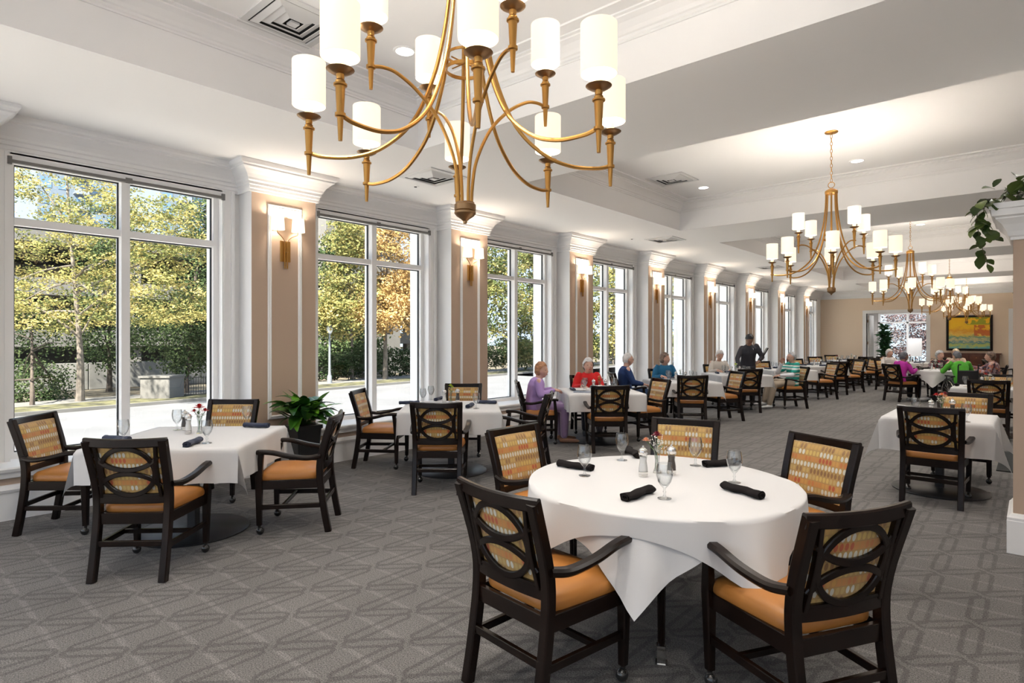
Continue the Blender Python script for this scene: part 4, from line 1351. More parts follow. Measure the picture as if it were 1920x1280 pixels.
for k in range(66):
    a = rr.uniform(0, 2 * PI)
    r0 = rr.uniform(.02, .16)
    zz = .60 + rr.uniform(0, .22) * (1.2 - r0 * 4)
    p = Vector((r0 * math.cos(a), r0 * math.sin(a), zz))
    if -6.22 + p.x + .3 * math.cos(a) < XP + .05: a = rr.uniform(-1.2, 1.2)
    l_ = mk('leaf', leaves[k % 3], None, t, loc=p)
    l_.rotation_euler = (rr.uniform(-.35, .35), rr.uniform(-.55, .45), a)
    s_ = rr.uniform(.75, 1.15); l_.scale = (s_, s_, s_)
    stems.tube([(p.x * .3, p.y * .3, .57), (p.x * .8, p.y * .8, (zz + .57) / 2 + .02), tuple(p)], .003, 4)
mk('stems', stems, FM['green'], t)['kind'] = 'stuff'

def pothos(loc, label, n, trail, seed, spread=(.35, .2)):
    rr = random.Random(seed)
    t = thing('trailing_pothos', label, 'plant', loc)
    l1 = mesh_of('leaf', leaf_blade(.115, .046, .2, .6, 4), M['pothos'], angle=80)
    vn = MB()
    for k in range(n):
        p = Vector((rr.uniform(-.14, spread[0]), rr.uniform(-.05, spread[1]), abs(rr.gauss(0, .075)) + .015))
        l_ = mk('leaf', l1, None, t, loc=p); l_.rotation_euler = (rr.uniform(-1, 1), rr.uniform(-.8, 1.2), rr.uniform(0, 6.28)); s_ = rr.uniform(.6, 1.3); l_.scale = (s_,) * 3
    for k in range(5):
        a0 = rr.uniform(-.1, .3)
        vn.tube(smooth_path([(a0, 0, .01), (a0 + .05, .02, .09 + .05 * rr.random()), (a0 + .14, .03, .11), (a0 + .22, .04, .03)], 4), .0025, 4)
    for (x, y, ln) in trail:
        pts = smooth_path([(x + .08, y, .03), (x, y, .02), (x - .03, y, -.10), (x - .01, y, -ln * .6), (x + .03, y, -ln)], 5)
        vn.tube(pts, .0022, 4, up=(0, 1, 0))
        for q in pts[3:]:
            l_ = mk('leaf', l1, None, t, loc=q); l_.rotation_euler = (rr.uniform(-.5, .5), rr.uniform(.5, 1.5), rr.uniform(0, 6.28)); s_ = rr.uniform(.55, 1.1); l_.scale = (s_,) * 3
    mk('vines', vn, pbr('vine_' + str(seed), (.10, .08, .04), .7), t)['kind'] = 'stuff'
pothos((PX + .03, PYY - .06, 2.525), 'pothos vine on top of the right-hand pillar cap, trailing down', 60, [(-.20, -.06, .44), (-.17, -.03, .25)], 3)
pothos((-.05, 13.75, 2.50), 'small far pothos clump peeping out left of the right-hand pillar', 26, [(-.10, 0, .22)], 8, (.2, .1))

# tall plant in the sun room
t = thing('potted_corn_plant', 'tall leafy green plant in the sun room beyond the doorway', 'plant', (-4.75, 29.2, 0))
mk('planter', MB().lathe([(0, 0), (.16, 0), (.20, .38), (.18, .38), (.17, .34), (0, .34)], 20), M['pot'], t)
mk('trunk', MB().tube([(0, 0, .3), (.02, .0, 1.0), (0, .02, 1.7)], .03, 8), pbr('cane_bark', (.25, .17, .09), .8), t)
rr = random.Random(11)
lf = MB()
for k in range(420):
    z = rr.uniform(.75, 2.05); a = rr.uniform(0, 2 * PI)
    L_ = rr.uniform(.25, .42) * (1.1 if z < 1.7 else .8)
    b_ = leaf_blade(L_, .032, .2, rr.uniform(.6, 1.3), 4)
    b_.xf(Matrix.Translation((.02, .0, z)) @ Matrix.Rotation(a, 4, 'Z') @ Matrix.Rotation(-rr.uniform(-.1, .8), 4, 'Y') @ Matrix.Rotation(rr.uniform(-1.3, 1.3), 4, 'X'))
    lf.join(b_)
mk('foliage', lf, pbr('corn_plant_leaf', (.045, .15, .06), .4, var=.5, vscale=8), t)['kind'] = 'stuff'
t = thing('easel_board', 'white board standing in the sun room window', 'board', (-3.95, 31.5, 0))
mk('board', MB().cbox(-.26, .26, 0, .03, .75, 1.55, .004), M['white'], t)
lg_ = MB().tube([(-.24, .02, 0), (-.05, .03, 1.5)], .015, 6).tube([(.24, .02, 0), (.05, .03, 1.5)], .015, 6).tube([(0, .35, 0), (0, .05, 1.5)], .015, 6)
mk('stand', lg_, M['wood'], t)

# ------------------------------------------------------------------ painting and sideboard on the back wall
m, nt, out = new_mat('abstract_landscape_paint')
g = NG(nt)
b_ = nt.nodes.new('ShaderNodeBsdfPrincipled'); b_.inputs['Roughness'].default_value = .5
tc = nt.nodes.new('ShaderNodeTexCoord')
mp = nt.nodes.new('ShaderNodeMapping'); nt.links.new(tc.outputs['Generated'], mp.inputs[0]); mp.inputs['Scale'].default_value = (3, 1, 7)
nz = nt.nodes.new('ShaderNodeTexNoise'); nz.inputs['Scale'].default_value = 1.9; nz.inputs['Detail'].default_value = 10; nz.inputs['Roughness'].default_value = .72; nt.links.new(mp.outputs[0], nz.inputs['Vector'])
nz2 = nt.nodes.new('ShaderNodeTexNoise'); nz2.inputs['Scale'].default_value = 7; nz2.inputs['Detail'].default_value = 8; nt.links.new(tc.outputs['Generated'], nz2.inputs['Vector'])
sp = nt.nodes.new('ShaderNodeSeparateXYZ'); nt.links.new(tc.outputs['Generated'], sp.inputs[0])
hh_ = g.m('ADD', sp.outputs[2], g.m('MULTIPLY', g.m('SUBTRACT', nz.outputs[0], .5), .55))
col = g.ramp(hh_, [(.02, (.10, .42, .45)), (.12, (.60, .62, .12)), (.20, (.02, .22, .30)), (.28, (.75, .66, .30)), (.36, (.10, .30, .22)), (.44, (.95, .68, .12)), (.56, (.85, .38, .03)), (.70, (1.0, .62, .02)), (.95, (1.0, .55, .01))])
rx_ = g.m('MULTIPLY', g.m('GREATER_THAN', sp.outputs[0], .62), g.m('GREATER_THAN', nz2.outputs[0], .47))
mid = g.m('MULTIPLY', rx_, g.m('COMPARE', sp.outputs[2], .58, .17))
col = g.mix(g.m('MULTIPLY', mid, .85), col, (.62, .10, .02))
tg = g.m('MULTIPLY', g.m('MULTIPLY', g.m('GREATER_THAN', sp.outputs[2], .76), g.m('GREATER_THAN', sp.outputs[0], .45)), g.m('GREATER_THAN', nz2.outputs[0], .45))
col = g.mix(g.m('MULTIPLY', tg, .8), col, (.25, .36, .02))
nt.links.new(col, b_.inputs['Base Color']); nt.links.new(b_.outputs[0], out.inputs[0])
M['painting'] = m
t = thing('painting', 'dark-framed abstract painting in orange, yellow and teal on the back wall', 'painting', (-1.81, YB, 1.75))
mk('canvas', MB().box(-.62, .62, -.055, -.02, -.59, .59), M['painting'], t, smooth=False)
fr = MB()
prof = [(0, -.02), (0, -.075), (.03, -.085), (.075, -.065), (.085, 0)]
def frame_ring(mb, hx, hz, prof):
    rows = [[(-hx - o, y, -hz - o), (hx + o, y, -hz - o), (hx + o, y, hz + o), (-hx - o, y, hz + o)] for o, y in prof]
    vs = [p for r in rows for p in r]
    mb.add(vs, [(i * 4 + q, i * 4 + (q + 1) % 4, (i + 1) * 4 + (q + 1) % 4, (i + 1) * 4 + q) for i in range(len(rows) - 1) for q in range(4)])
frame_ring(fr, .61, .58, prof)
mk('picture_frame', fr, M['wood'], t, smooth=False)
M['mahogany'] = pbr('mahogany', (.10, .028, .012), .3, var=.4, vscale=6, coat=.4)
t = thing('sideboard', 'carved reddish-brown wooden sideboard under the painting', 'sideboard', (-1.78, YB - .30, 0))
mk('worktop', MB().cbox(-.92, .92, -.27, .27, .97, 1.01, .01), M['mahogany'], t)
mk('carcass', MB().cbox(-.86, .86, -.23, .25, .12, .97, .01), M['mahogany'], t)
for k in range(4):
    x = -.645 + .43 * k
    d_ = mk('door', MB().cbox(x - .20, x + .20, -.255, -.232, .17, .72, .01).box(x - .13, x + .13, -.265, -.25, .25, .64), M['mahogany'], t)
    mk('knob', MB().ball((x + .15, -.272, .45), .014), M['brass'], d_)
    dr = mk('drawer', MB().cbox(x - .20, x + .20, -.255, -.232, .75, .93, .008), M['mahogany'], t)
    mk('knob', MB().ball((x, -.268, .84), .014), M['brass'], dr)
for sx in (-.78, .78):
    for sy in (-.17, .19): mk('leg', MB().cbox(sx - .03, sx + .03, sy - .03, sy + .03, 0, .12, .008), M['mahogany'], t)

# ------------------------------------------------------------------ outdoors
GZ = -1.2
def curb_x(y, off=0.0): return -26.42 - .0945 * y - off
M['asphalt'] = pbr('pale_asphalt', (.115, .118, .128), .85, var=.10, vscale=.6, bump=.1, bscale=8)
M['concrete'] = pbr('concrete', (.13, .127, .122), .85, var=.14, vscale=.7)
M['concrete_dark'] = pbr('weathered_concrete', (.17, .17, .165), .9, var=.25, vscale=.8)
M['verge'] = pbr('leaf_strewn_grass', (.062, .060, .028), .95, var=.9, vscale=2.2, bump=.5, bscale=12)
M['mulch'] = pbr('mulch', (.10, .085, .06), .95, var=.5, vscale=3, bump=.5, bscale=10)
def strip(o0, o1, z, y0=-30, y1=120, h=.02):
    mb = MB()
    n = 10
    vs = []
    for i in range(n + 1):
        y = y0 + (y1 - y0) * i / n
        vs += [(curb_x(y, o0), y, z), (curb_x(y, o1), y, z)]
    mb.add(vs, [(i * 2, i * 2 + 1, i * 2 + 3, i * 2 + 2) for i in range(n)])
    return mb
struct('ground', MB().box(-160, XO, -60, 160, GZ - .2, GZ - .03), M['mulch'])
struct('ground_bounce', strip(-11.6, -19.2, GZ + .03), pbr('pale_bounce_ground', (.72, .70, .67), .85, var=.06, vscale=2))  # unseen pale strip, added to bounce sunlight up onto the window soffit
struct('road', strip(0, -11.7, GZ), M['asphalt'])
cb = MB()
for i in range(10):
    y0, y1 = -30 + 15 * i, -15 + 15 * i
    cb.add([(curb_x(y0, a), y0, z) for a, z in ((0, GZ - .02), (0, GZ + .13), (.18, GZ + .13), (.18, GZ - .02))] + [(curb_x(y1, a), y1, z) for a, z in ((0, GZ - .02), (0, GZ + .13), (.18, GZ + .13), (.18, GZ - .02))],
           [(0, 1, 5, 4), (1, 2, 6, 5), (2, 3, 7, 6)])
struct('kerb', cb, M['concrete'])
struct('ground_verge', strip(.18, 2.3, GZ + .12), M['verge'])
struct('pavement', strip(2.3, 4.2, GZ + .125), M['concrete'])
struct('wall_base', MB().box(XO - .02, XO, YR, YB, GZ, 0), M['concrete'])
ob = MB()
for y in piers: ob.box(XO - .12, XO, y - .02, y + PW + .02, GZ, ZS + .6)
struct('wall_outer', ob, M['white'])

np_r = np.random.RandomState(3)
def leaf_cloud(name, blobs, n, size, mat, seed, flat=.6, clump=.35, ncl=None, aspect=.55, droop=0.0):
    """blobs: (centre, (rx, ry, rz), weight); leaves gathered into clumps"""
    rs = np.random.RandomState(seed)
    ws = np.array([b[2] for b in blobs], float); ws /= ws.sum()
    ncl = ncl or max(20, n // 55)
    bi = rs.choice(len(blobs), ncl, p=ws)
    d = rs.normal(size=(ncl, 3)); d /= np.linalg.norm(d, axis=1)[:, None]
    rad = rs.uniform(.15, 1.0, ncl) ** .45
    cc = np.array([blobs[i][0] for i in bi]) + d * rad[:, None] * np.array([blobs[i][1] for i in bi])
    ci = rs.randint(0, ncl, n)
    p = cc[ci] + rs.normal(size=(n, 3)) * np.array([clump, clump, clump * flat])
    a = rs.normal(size=(n, 3)); a[:, 2] *= flat; a[:, 2] -= droop; a /= np.linalg.norm(a, axis=1)[:, None]
    b = np.cross(a, rs.normal(size=(n, 3))); b /= np.linalg.norm(b, axis=1)[:, None]
    s = size * rs.uniform(.6, 1.3, n)[:, None]
    v = np.stack([p - a * s, p + b * s * aspect, p + a * s, p - b * s * aspect], 1).reshape(-1, 3)
    me = bpy.data.meshes.new(name)
    me.vertices.add(4 * n); me.vertices.foreach_set('co', v.ravel())
    me.loops.add(4 * n); me.loops.foreach_set('vertex_index', np.arange(4 * n))
    me.polygons.add(n); me.polygons.foreach_set('loop_start', np.arange(n) * 4)
    me.update(calc_edges=True)
    crnd = rs.uniform(0, 1, ncl)
    r = np.clip(crnd[ci] * .65 + rs.uniform(0, 1, n) * .35, 0, 1)
    at_ = me.attributes.new('rnd', 'FLOAT', 'POINT')
    at_.data.foreach_set('value', np.repeat(r, 4))
    me.materials.append(mat)
    return me, cc
M['leaf_yellow'] = leaf_mat('yellow_autumn_leaves', [(0, (.045, .065, .03)), (.3, (.16, .18, .07)), (.6, (.37, .33, .12)), (1, (.58, .47, .20))])
M['leaf_orange'] = leaf_mat('orange_autumn_leaves', [(0, (.15, .13, .06)), (.35, (.40, .27, .11)), (.7, (.56, .39, .18)), (1, (.62, .49, .28))])
M['leaf_dark'] = leaf_mat('evergreen_needles', [(0, (.02, .035, .018)), (.5, (.055, .085, .038)), (1, (.14, .18, .08))], trans=.2)
M['leaf_hedge'] = leaf_mat('hedge_leaves', [(0, (.015, .03, .012)), (.6, (.05, .085, .035)), (1, (.16, .19, .11))], trans=.15)
M['leaf_green'] = leaf_mat('turning_leaves', [(0, (.05, .08, .03)), (.4, (.12, .15, .06)), (.8, (.26, .24, .09)), (1, (.38, .28, .13))])
M['leaf_red'] = leaf_mat('russet_leaves', [(0, (.06, .045, .045)), (.5, (.13, .085, .09)), (1, (.17, .15, .15))])
M['bark'] = pbr('pale_bark', (.15, .13, .11), .9, var=.35, vscale=5, bump=.6, bscale=14)
M['bark_dark'] = pbr('dark_bark', (.07, .055, .045), .9, var=.3, vscale=5, bump=.6, bscale=14)
def tree(label, base, blobs, n, size, mat, seed, r=.14, bark='bark', group='trees across the road', name='tree', trunk_top=None, **kw):
    rr = random.Random(seed)
    t = thing(name, label, 'tree', base, 0, group)
    bl = [((c[0] - base[0], c[1] - base[1], c[2] - base[2]), rad, w) for c, rad, w in blobs]
    me, cc = leaf_cloud('foliage', bl, n, size, M[mat], seed, **kw)
    zt = max(b_[0][2] + b_[1][2] * .6 for b_ in bl)
    zf = min(b_[0][2] - b_[1][2] * .75 for b_ in bl)
    fork = trunk_top or max(1.2, zf)
    tb = MB()
    cx, cy = bl[0][0][0], bl[0][0][1]
    tb.tube(smooth_path([(0, 0, -.1), (.02, .01, fork * .5), (cx * .1, cy * .1, fork), (cx * .6, cy * .6, (fork + zt) / 2), (cx, cy, zt)], 4), r, 8,
            up=(0, 1, 0), radii=[r * 1.25] + [r * (1 - .85 * i / 16) for i in range(1, 17)])
    mk('trunk', tb, M[bark], t)
    for k in range(12 if n > 6000 else 7):
        q = cc[rr.randrange(len(cc))]
        z0 = rr.uniform(fork * .85, (fork + zt) / 2)
        f_ = (z0 - fork) / max(.1, zt - fork); s0 = Vector((cx * f_, cy * f_, z0))
        e = Vector(q); mid = s0.lerp(e, .5) + Vector((0, 0, .15))
        r1 = r * rr.uniform(.22, .42)
        mk('branch', MB().tube(smooth_path([s0, mid, e], 3), r1, 5, radii=[r1 * (1 - .13 * i) for i in range(7)]), M[bark], t)
    mk('foliage', me, None, t)['kind'] = 'stuff'
    return t
def B(px, py, d, rx, rz, w=1, ry=None):
    z = EYE + (HY - py) * d / FPX
    k = d / FPX
    return (tuple(at_d(px, d, z)), (rx * k, (ry or rx) * k, rz * k), w)
ba = at(150, 757, GZ)
tree('large yellow-leaved tree seen through the first window, pale trunk behind the road', ba,
     [B(120, 560, 24.5, 150, 70, 3), B(60, 420, 25, 110, 90, 2), B(200, 430, 24, 90, 100, 2), B(310, 440, 24, 85, 75, 2.4), B(300, 560, 23.5, 90, 55, 1.8),
      B(40, 300, 25, 60, 60, .7), B(170, 320, 25, 70, 70, .7), B(250, 330, 24, 60, 40, .35), B(-60, 480, 25, 100, 140, 1.5)], 36000, .062, 'leaf_yellow', 1, r=.17, clump=.25, flat=.38)
tree('dark evergreen tree right of the yellow tree in the first window', at(349, 741, GZ),
     [B(375, 580, 29, 42, 120, 2), B(350, 650, 29, 50, 60, 1.0), B(390, 430, 29, 38, 80, 1.2), B(270, 610, 30, 40, 45, .6)], 15000, .075, 'leaf_dark', 2, r=.16, bark='bark_dark', clump=.34, droop=.5)
tree('low dark evergreen at the left edge of the first window', at(60, 765, GZ),
     [B(60, 720, 26, 60, 48, 2), B(10, 600, 27, 70, 80, 1.4), B(130, 640, 28, 60, 50, .6)], 6500, .07, 'leaf_dark', 3, r=.10, bark='bark_dark', clump=.32, droop=.5)
tree('dark evergreen behind the yellow tree in the first window', at_d(205, 31, GZ),
     [B(210, 600, 31, 60, 90, 1.5), B(215, 450, 31, 50, 90, 1)], 9000, .08, 'leaf_dark', 4, r=.15, bark='bark_dark', clump=.34, droop=.5)
tree('orange-yellow tree in the left half of the second window', at(660, 712, GZ),
     [B(650, 560, 36, 52, 80, 2), B(655, 450, 36, 38, 50, 1.4), B(615, 590, 35, 36, 40, 1)], 12000, .10, 'leaf_yellow', 5, r=.12, clump=.32)
tree('dark evergreen behind the orange-yellow tree in the second window', at_d(650, 42, GZ),
     [B(650, 640, 42, 60, 60, 2), B(632, 500, 42, 38, 90, 1.2)], 9000, .13, 'leaf_dark', 6, r=.16, bark='bark_dark', clump=.4, droop=.5)
tree('orange-leaved tree with a pale straight trunk in the right half of the second window', at(722, 714, GZ),
     [B(728, 480, 38, 68, 90, 3), B(720, 580, 37, 56, 45, 2), B(770, 560, 38, 40, 70, 1.2), B(735, 400, 38, 55, 45, 1.2)], 17000, .11, 'leaf_orange', 7, r=.18, clump=.34)
tree('turning yellow tree in the third window', at(905, 699, GZ),
     [B(925, 560, 44, 60, 90, 2), B(935, 480, 44, 50, 60, 1.4), B(880, 540, 44, 45, 80, 1)], 11000, .12, 'leaf_green', 8, r=.16, clump=.4)
tree('russet-topped tree at the right of the third window', at(1000, 692, GZ),
     [B(990, 540, 50, 42, 90, 2), B(985, 640, 49, 40, 45, 1.2), B(1000, 470, 50, 40, 45, 1)], 9000, .13, 'leaf_green', 9, r=.16, clump=.4)
for i, (px, d, mat, lab) in enumerate(((1085, 56, 'leaf_green', 'yellow tree seen through the fourth window'), (1150, 60, 'leaf_yellow', 'yellow tree at the right of the fourth window'),
                                       (1225, 66, 'leaf_green', 'turning tree seen through the fifth window'), (1290, 72, 'leaf_yellow', 'yellow tree beyond the fifth window'),
                                       (1370, 80, 'leaf_green', 'farthest tree along the road'))):
    tree(lab, at_d(px, d, GZ), [B(px, 560, d, 46, 70, 2), B(px - 8, 480, d, 38, 55, 1.2), B(px + 10, 640, d, 36, 35, 1)], 6500, .16, mat, 20 + i, r=.2, clump=.5)
def hedge(label, p0, p1, h, w, n, seed, group='clipped hedges'):
    t = thing('hedge', label, 'hedge', p0, 0, group)
    v = Vector(p1) - Vector(p0); L = v.length; k = int(L / 1.2) + 1
    bl = [((v.x * i / k, v.y * i / k, h * .5), (.75, .75, h * .52), 1) for i in range(k + 1)]
    me, cc = leaf_cloud('foliage', bl, n, .10, M['leaf_hedge'], seed, clump=.22, ncl=k * 26)
    mk('foliage', me, None, t)['kind'] = 'stuff'
    tb = MB()
    for i in range(k + 1): tb.tube([(v.x * i / k, v.y * i / k, -.05), (v.x * i / k + .1, v.y * i / k, h * .7)], .03, 5)
    mk('stems', tb, M['bark_dark'], t)['kind'] = 'stuff'
def cpt(y, off): return (curb_x(y, off), y, GZ)
hedge('dark hedge behind the lamp post in the second window', cpt(16.5, 5.2), cpt(30, 5.2), 2.2, 1, 13000, 31)
hedge('dark hedge seen low in the third window', cpt(31, 5.2), cpt(46, 5.2), 2.5, 1, 11000, 32)
hedge('dark hedge seen through the fourth and fifth windows', cpt(47, 5.2), cpt(75, 5.2), 2.9, 1, 14000, 33)

# lamp post
b0 = at(618, 722, GZ)
t = thing('street_lamp', 'grey lamp post with a lantern at the left of the second window', 'lamp post', b0)
M['lamp_metal'] = pbr('grey_lamp_metal', (.20, .22, .24), .45, metal=.4)
mk('post', MB().lathe([(0, 0), (.22, 0), (.22, .08), (.15, .14), (.13, .55), (.085, .62), (.075, .9), (.06, 2.95), (.10, 2.98), (.10, 3.04), (0, 3.04)], 16), M['lamp_metal'], t)
mk('lantern', MB().lathe([(.10, 3.04), (.17, 3.16), (.19, 3.36), (.0, 3.40)], 14), pbr('frosted_lantern', (.75, .78, .8), .3), t)
mk('lantern_cap', MB().lathe([(.20, 3.36), (.21, 3.39), (.10, 3.52), (.02, 3.56), (0, 3.62)], 14), M['lamp_metal'], t)

# retaining wall, concrete block, iron fence
t = thing('retaining_wall', 'long grey concrete retaining wall behind the trees', 'wall', (-38.5, 0, GZ))
for k in range(9):
    y = -22 + 6.2 * k
    mk('panel', MB().cbox(-.2, .2, y, y + 6.16, 0, 1.42 + (.0 if k < 6 else .25), .02), M['concrete_dark'], t, smooth=False)
p0 = at(262, 752, GZ); p1 = at(313, 752, GZ)
t = thing('concrete_block', 'low pale concrete enclosure left of the iron fence', 'block', p0)
mk('block', MB().cbox(-1.2, 0, 0, (p1 - p0).length + .1, 0, 1.02, .03), M['concrete'], t, rotz=math.atan2(-(p1 - p0).x, (p1 - p0).y))
mk('coping', MB().cbox(-1.26, .06, -.05, (p1 - p0).length + .15, 1.02, 1.10, .02), M['concrete'], t, rotz=math.atan2(-(p1 - p0).x, (p1 - p0).y))
p0 = at(314, 748, GZ)
t = thing('iron_fence', 'black iron picket fence right of the concrete enclosure', 'fence', p0)
f_ = MB()
for k in range(52): f_.box(-.01, .01, k * .11, k * .11 + .018, 0, .98)
a = mk('pickets', f_, M['gasket'], t, smooth=False); a['kind'] = 'stuff'
mk('rail', MB().box(-.02, .02, 0, 5.7, .90, .93), M['gasket'], t); mk('rail', MB().box(-.02, .02, 0, 5.7, .12, .15), M['gasket'], t)

# parking deck
t = thing('parking_deck', 'grey concrete parking deck with dark open levels behind the trees', 'building', (-44, 0, GZ))
for k in range(3):
    z = 2.25 + 3.1 * k
    mk('slab', MB().cbox(-14, 0, -34, 38, z, z + 1.0, .02), M['concrete'], t, smooth=False)
for k in range(10):
    mk('column', MB().cbox(-.9, -.3, -33 + 7.6 * k, -32.3 + 7.6 * k, 0, 9.2, .02), M['concrete'], t, smooth=False)
mk('back_wall', MB().box(-14.2, -14, -34, 38, 0, 9.4), M['concrete_dark'], t)
mk('stair_tower', MB().cbox(-3, 1.2, 26, 33.5, 0, 13.2, .03), M['concrete'], t, smooth=False)
for z in (3.2, 6.6, 9.8): mk('window', MB().box(1.19, 1.24, 30.6, 32.6, z, z + 1.6), M['gasket'], t)
def tower(label, loc, w, dpt, floors, cols, mat, seed):
    t = thing('apartment_tower', label, 'building', loc, 0, 'high-rise buildings behind the trees')
    H_ = floors * 3.3
    mk('wall', MB().box(-dpt, 0, 0, w, 0, H_), mat, t, smooth=False)
    wm_ = mesh_of('window', MB().box(0, .06, 0, w / cols * .62, 0, 2.1), M['tower_glass'], False)
    bm_ = mesh_of('balcony', MB().box(0, 1.3, 0, w / cols * .9, 0, .18).box(1.24, 1.3, 0, w / cols * .9, .18, 1.1), M['tower_white'], False)
    for f in range(floors):
        if f * 3.3 < 10: continue
        for c_ in range(cols):
            mk('window', wm_, None, t, loc=(0, w / cols * (c_ + .19), f * 3.3 + .6))
            if (c_ + seed) % 3 == 0: mk('balcony', bm_, None, t, loc=(0, w / cols * (c_ + .05), f * 3.3))
M['tower_glass'] = pbr('tower_glass', (.16, .27, .42), .15, metal=.3)
M['tower_white'] = pbr('tower_white', (.22, .25, .29), .6)
M['tower_blue'] = pbr('tower_pale_blue', (.14, .18, .23), .6)
q = at_d(585, 105, GZ); tower('pale high-rise with balconies at the top left of the second window', q, 13, 14, 13, 5, M['tower_white'], 0)
q = at_d(70, 120, GZ); tower('blue-white glass high-rise above the yellow tree in the first window', q, 26, 20, 17, 9, M['tower_blue'], 1)
q = at_d(300, 115, GZ); tower('pale blue banded building behind the trees at the right of the first window', q, 22, 18, 13, 8, M['tower_blue'], 2)
# shrubs beyond the sun room
for i, (x, y, mat) in enumerate(((-5.0, 37.5, 'leaf_red'), (-3.2, 38.0, 'leaf_red'), (-1.0, 38.5, 'leaf_green'))):
    p = Vector((x, y, GZ))
    tree(['russet shrub outside the sun room window, left', 'russet shrub outside the sun room window, middle', 'greenish shrub outside the sun room window, right'][i], p,
         [((x, y, 1.6), (1.2, 1.0, 1.9), 1)], 4500, .06, mat, 40 + i, r=.06, clump=.2, group='shrubs outside the sun room', name='shrub')
ld = bpy.data.lights.new('sunroom_fill', 'AREA'); ld.size = 1.2; ld.energy = 45; lo = bpy.data.objects.new('sunroom_fill', ld); COL.objects.link(lo); lo.location = (-4.4, 30.6, 3.15)  # added area light that brightens the sun room; no fixture behind it
struct('ground_beyond', MB().box(-30, 20, 33.2, 70, GZ - .2, GZ), M['concrete'])
struct('wall_distant', MB().box(-22, 12, 46, 47, GZ, 6), M['tower_blue'])

# ------------------------------------------------------------------ people
M['skin'] = pbr('skin_light', (.62, .36, .27), .5, var=.08, vscale=18)
M['skin_dark'] = pbr('skin_brown', (.22, .11, .07), .5, var=.08, vscale=18)
M['eye'] = pbr('eye', (.03, .02, .02), .2)
M['lips'] = pbr('lips', (.45, .14, .12), .5)
M['frame_dark'] = pbr('spectacle_frame', (.03, .02, .02), .3)
PCACHE = []
def taper(mb, pts, radii, n=12, up=(0, 0, 1), flat=1.0):
    return mb.sweep(pts, [(math.cos(2 * PI * i / n), math.sin(2 * PI * i / n) * flat) for i in range(n)], up=up, scales=radii)
def limb(mb, a, b_, c_, ra, rb_, rc, n=12):
    a, b_, c_ = map(Vector, (a, b_, c_))
    for p, q, r0, r1 in ((a, b_, ra, rb_), (b_, c_, rb_, rc)):
        up = (0, 1, 0) if abs((q - p).normalized().z) > .8 else (0, 0, 1)
        taper(mb, [p, p.lerp(q, .33), p.lerp(q, .66), q], [r0, r0 * .66 + r1 * .34 + .004, r0 * .34 + r1 * .66 + .003, r1], n, up)
    for p, r_ in ((a, ra), (b_, rb_), (c_, rc)): mb.ball(tuple(p), r_ * .99, 12, 8)
def head_mesh(female=True):
    prof_n, prof_m = 28, 22
    vs = []
    for j in range(prof_m + 1):
        ph = PI * j / prof_m - PI / 2
        for i in range(prof_n):
            th = 2 * PI * i / prof_n
            x, y, z = math.cos(ph) * math.cos(th), math.cos(ph) * math.sin(th), math.sin(ph)
            X, Y, Z = x * .074, y * .092, z * .113
            if Z < 0:
                k = -Z / .113
                X *= 1 - .34 * k * k; Y *= 1 - .12 * k
                if y > 0: Y += .012 * k
                else: Y *= 1 - .30 * k
            if y > 0:
                gx = lambda x0, w: math.exp(-((X - x0) / w) ** 2)
                gz = lambda z0, w: math.exp(-((Z - z0) / w) ** 2)
                Y += .024 * gx(0, .011) * gz(-.022, .018) + .008 * gx(0, .010) * gz(0, .02)
                Y -= .010 * (gx(.030, .015) + gx(-.030, .015)) * gz(.008, .012)
                Y += .005 * gz(.030, .010) * gx(0, .05)
                Y += .006 * gx(0, .022) * gz(-.060, .008)
                Y += .007 * gx(0, .02) * gz(-.095, .015)
                Y += .003 * (gx(.035, .018) + gx(-.035, .018)) * gz(-.025, .02)
            vs.append((X, Y, Z))
    fs = [(j * prof_n + i, j * prof_n + (i + 1) % prof_n, (j + 1) * prof_n + (i + 1) % prof_n, (j + 1) * prof_n + i) for j in range(prof_m) for i in range(prof_n)]
    mb = MB().add(vs, fs)
    for s in (-1, 1): mb.ball((s * .073, -.006, -.010), .028, 10, 8, (.32, .6, 1.0))
    return mb
def hair_mesh(style, seed):
    rr = random.Random(seed)
    n, m_ = 34, 26
    vs, keep = [], []
    for j in range(m_ + 1):
        ph = PI * j / m_ - PI / 2
        for i in range(n):
            th = 2 * PI * i / n
            x, y, z = math.cos(ph) * math.cos(th), math.cos(ph) * math.sin(th), math.sin(ph)
            nz_ = mnoise.noise(Vector((x * 3.2 + seed, y * 3.2, z * 3.2))) + .5 * mnoise.noise(Vector((x * 9, y * 9 + seed, z * 9)))
            k = 1 + (.10 if style in ('curly', 'bob') else .05) * nz_
            X, Y, Z = x * .090 * k, (y * .104) * k - .010, z * .124 * k + .012
            if style == 'bob' and z < 0:
                X *= 1.06; Y *= 1.02
            if style == 'short' : X *= .93; Y = Y * .95; Z = Z * .95
            vs.append((X, Y, Z))
            front = y > .22
            low = {'short': -.62 if y < -.1 else .02, 'curly': -.75 if y < -.05 else -.25, 'bob': -.86 if y < .1 else -.6, 'bun': -.45 if y < -.1 else .05}[style]
            fl = {'short': .50, 'curly': .42, 'bob': .40, 'bun': .46}[style]
            keep.append((z > fl) if y > .55 else (z > max(low, (fl - .25) if front else low)))
    fs = []
    for j in range(m_):
        for i in range(n):
            f = (j * n + i, j * n + (i + 1) % n, (j + 1) * n + (i + 1) % n, (j + 1) * n + i)
            if sum(keep[q] for q in f) >= 3: fs.append(f)
    mb = MB().add(vs, fs)
    if style == 'bun': mb.ball((0, -.115, .01), .038, 12, 8)
    return mb
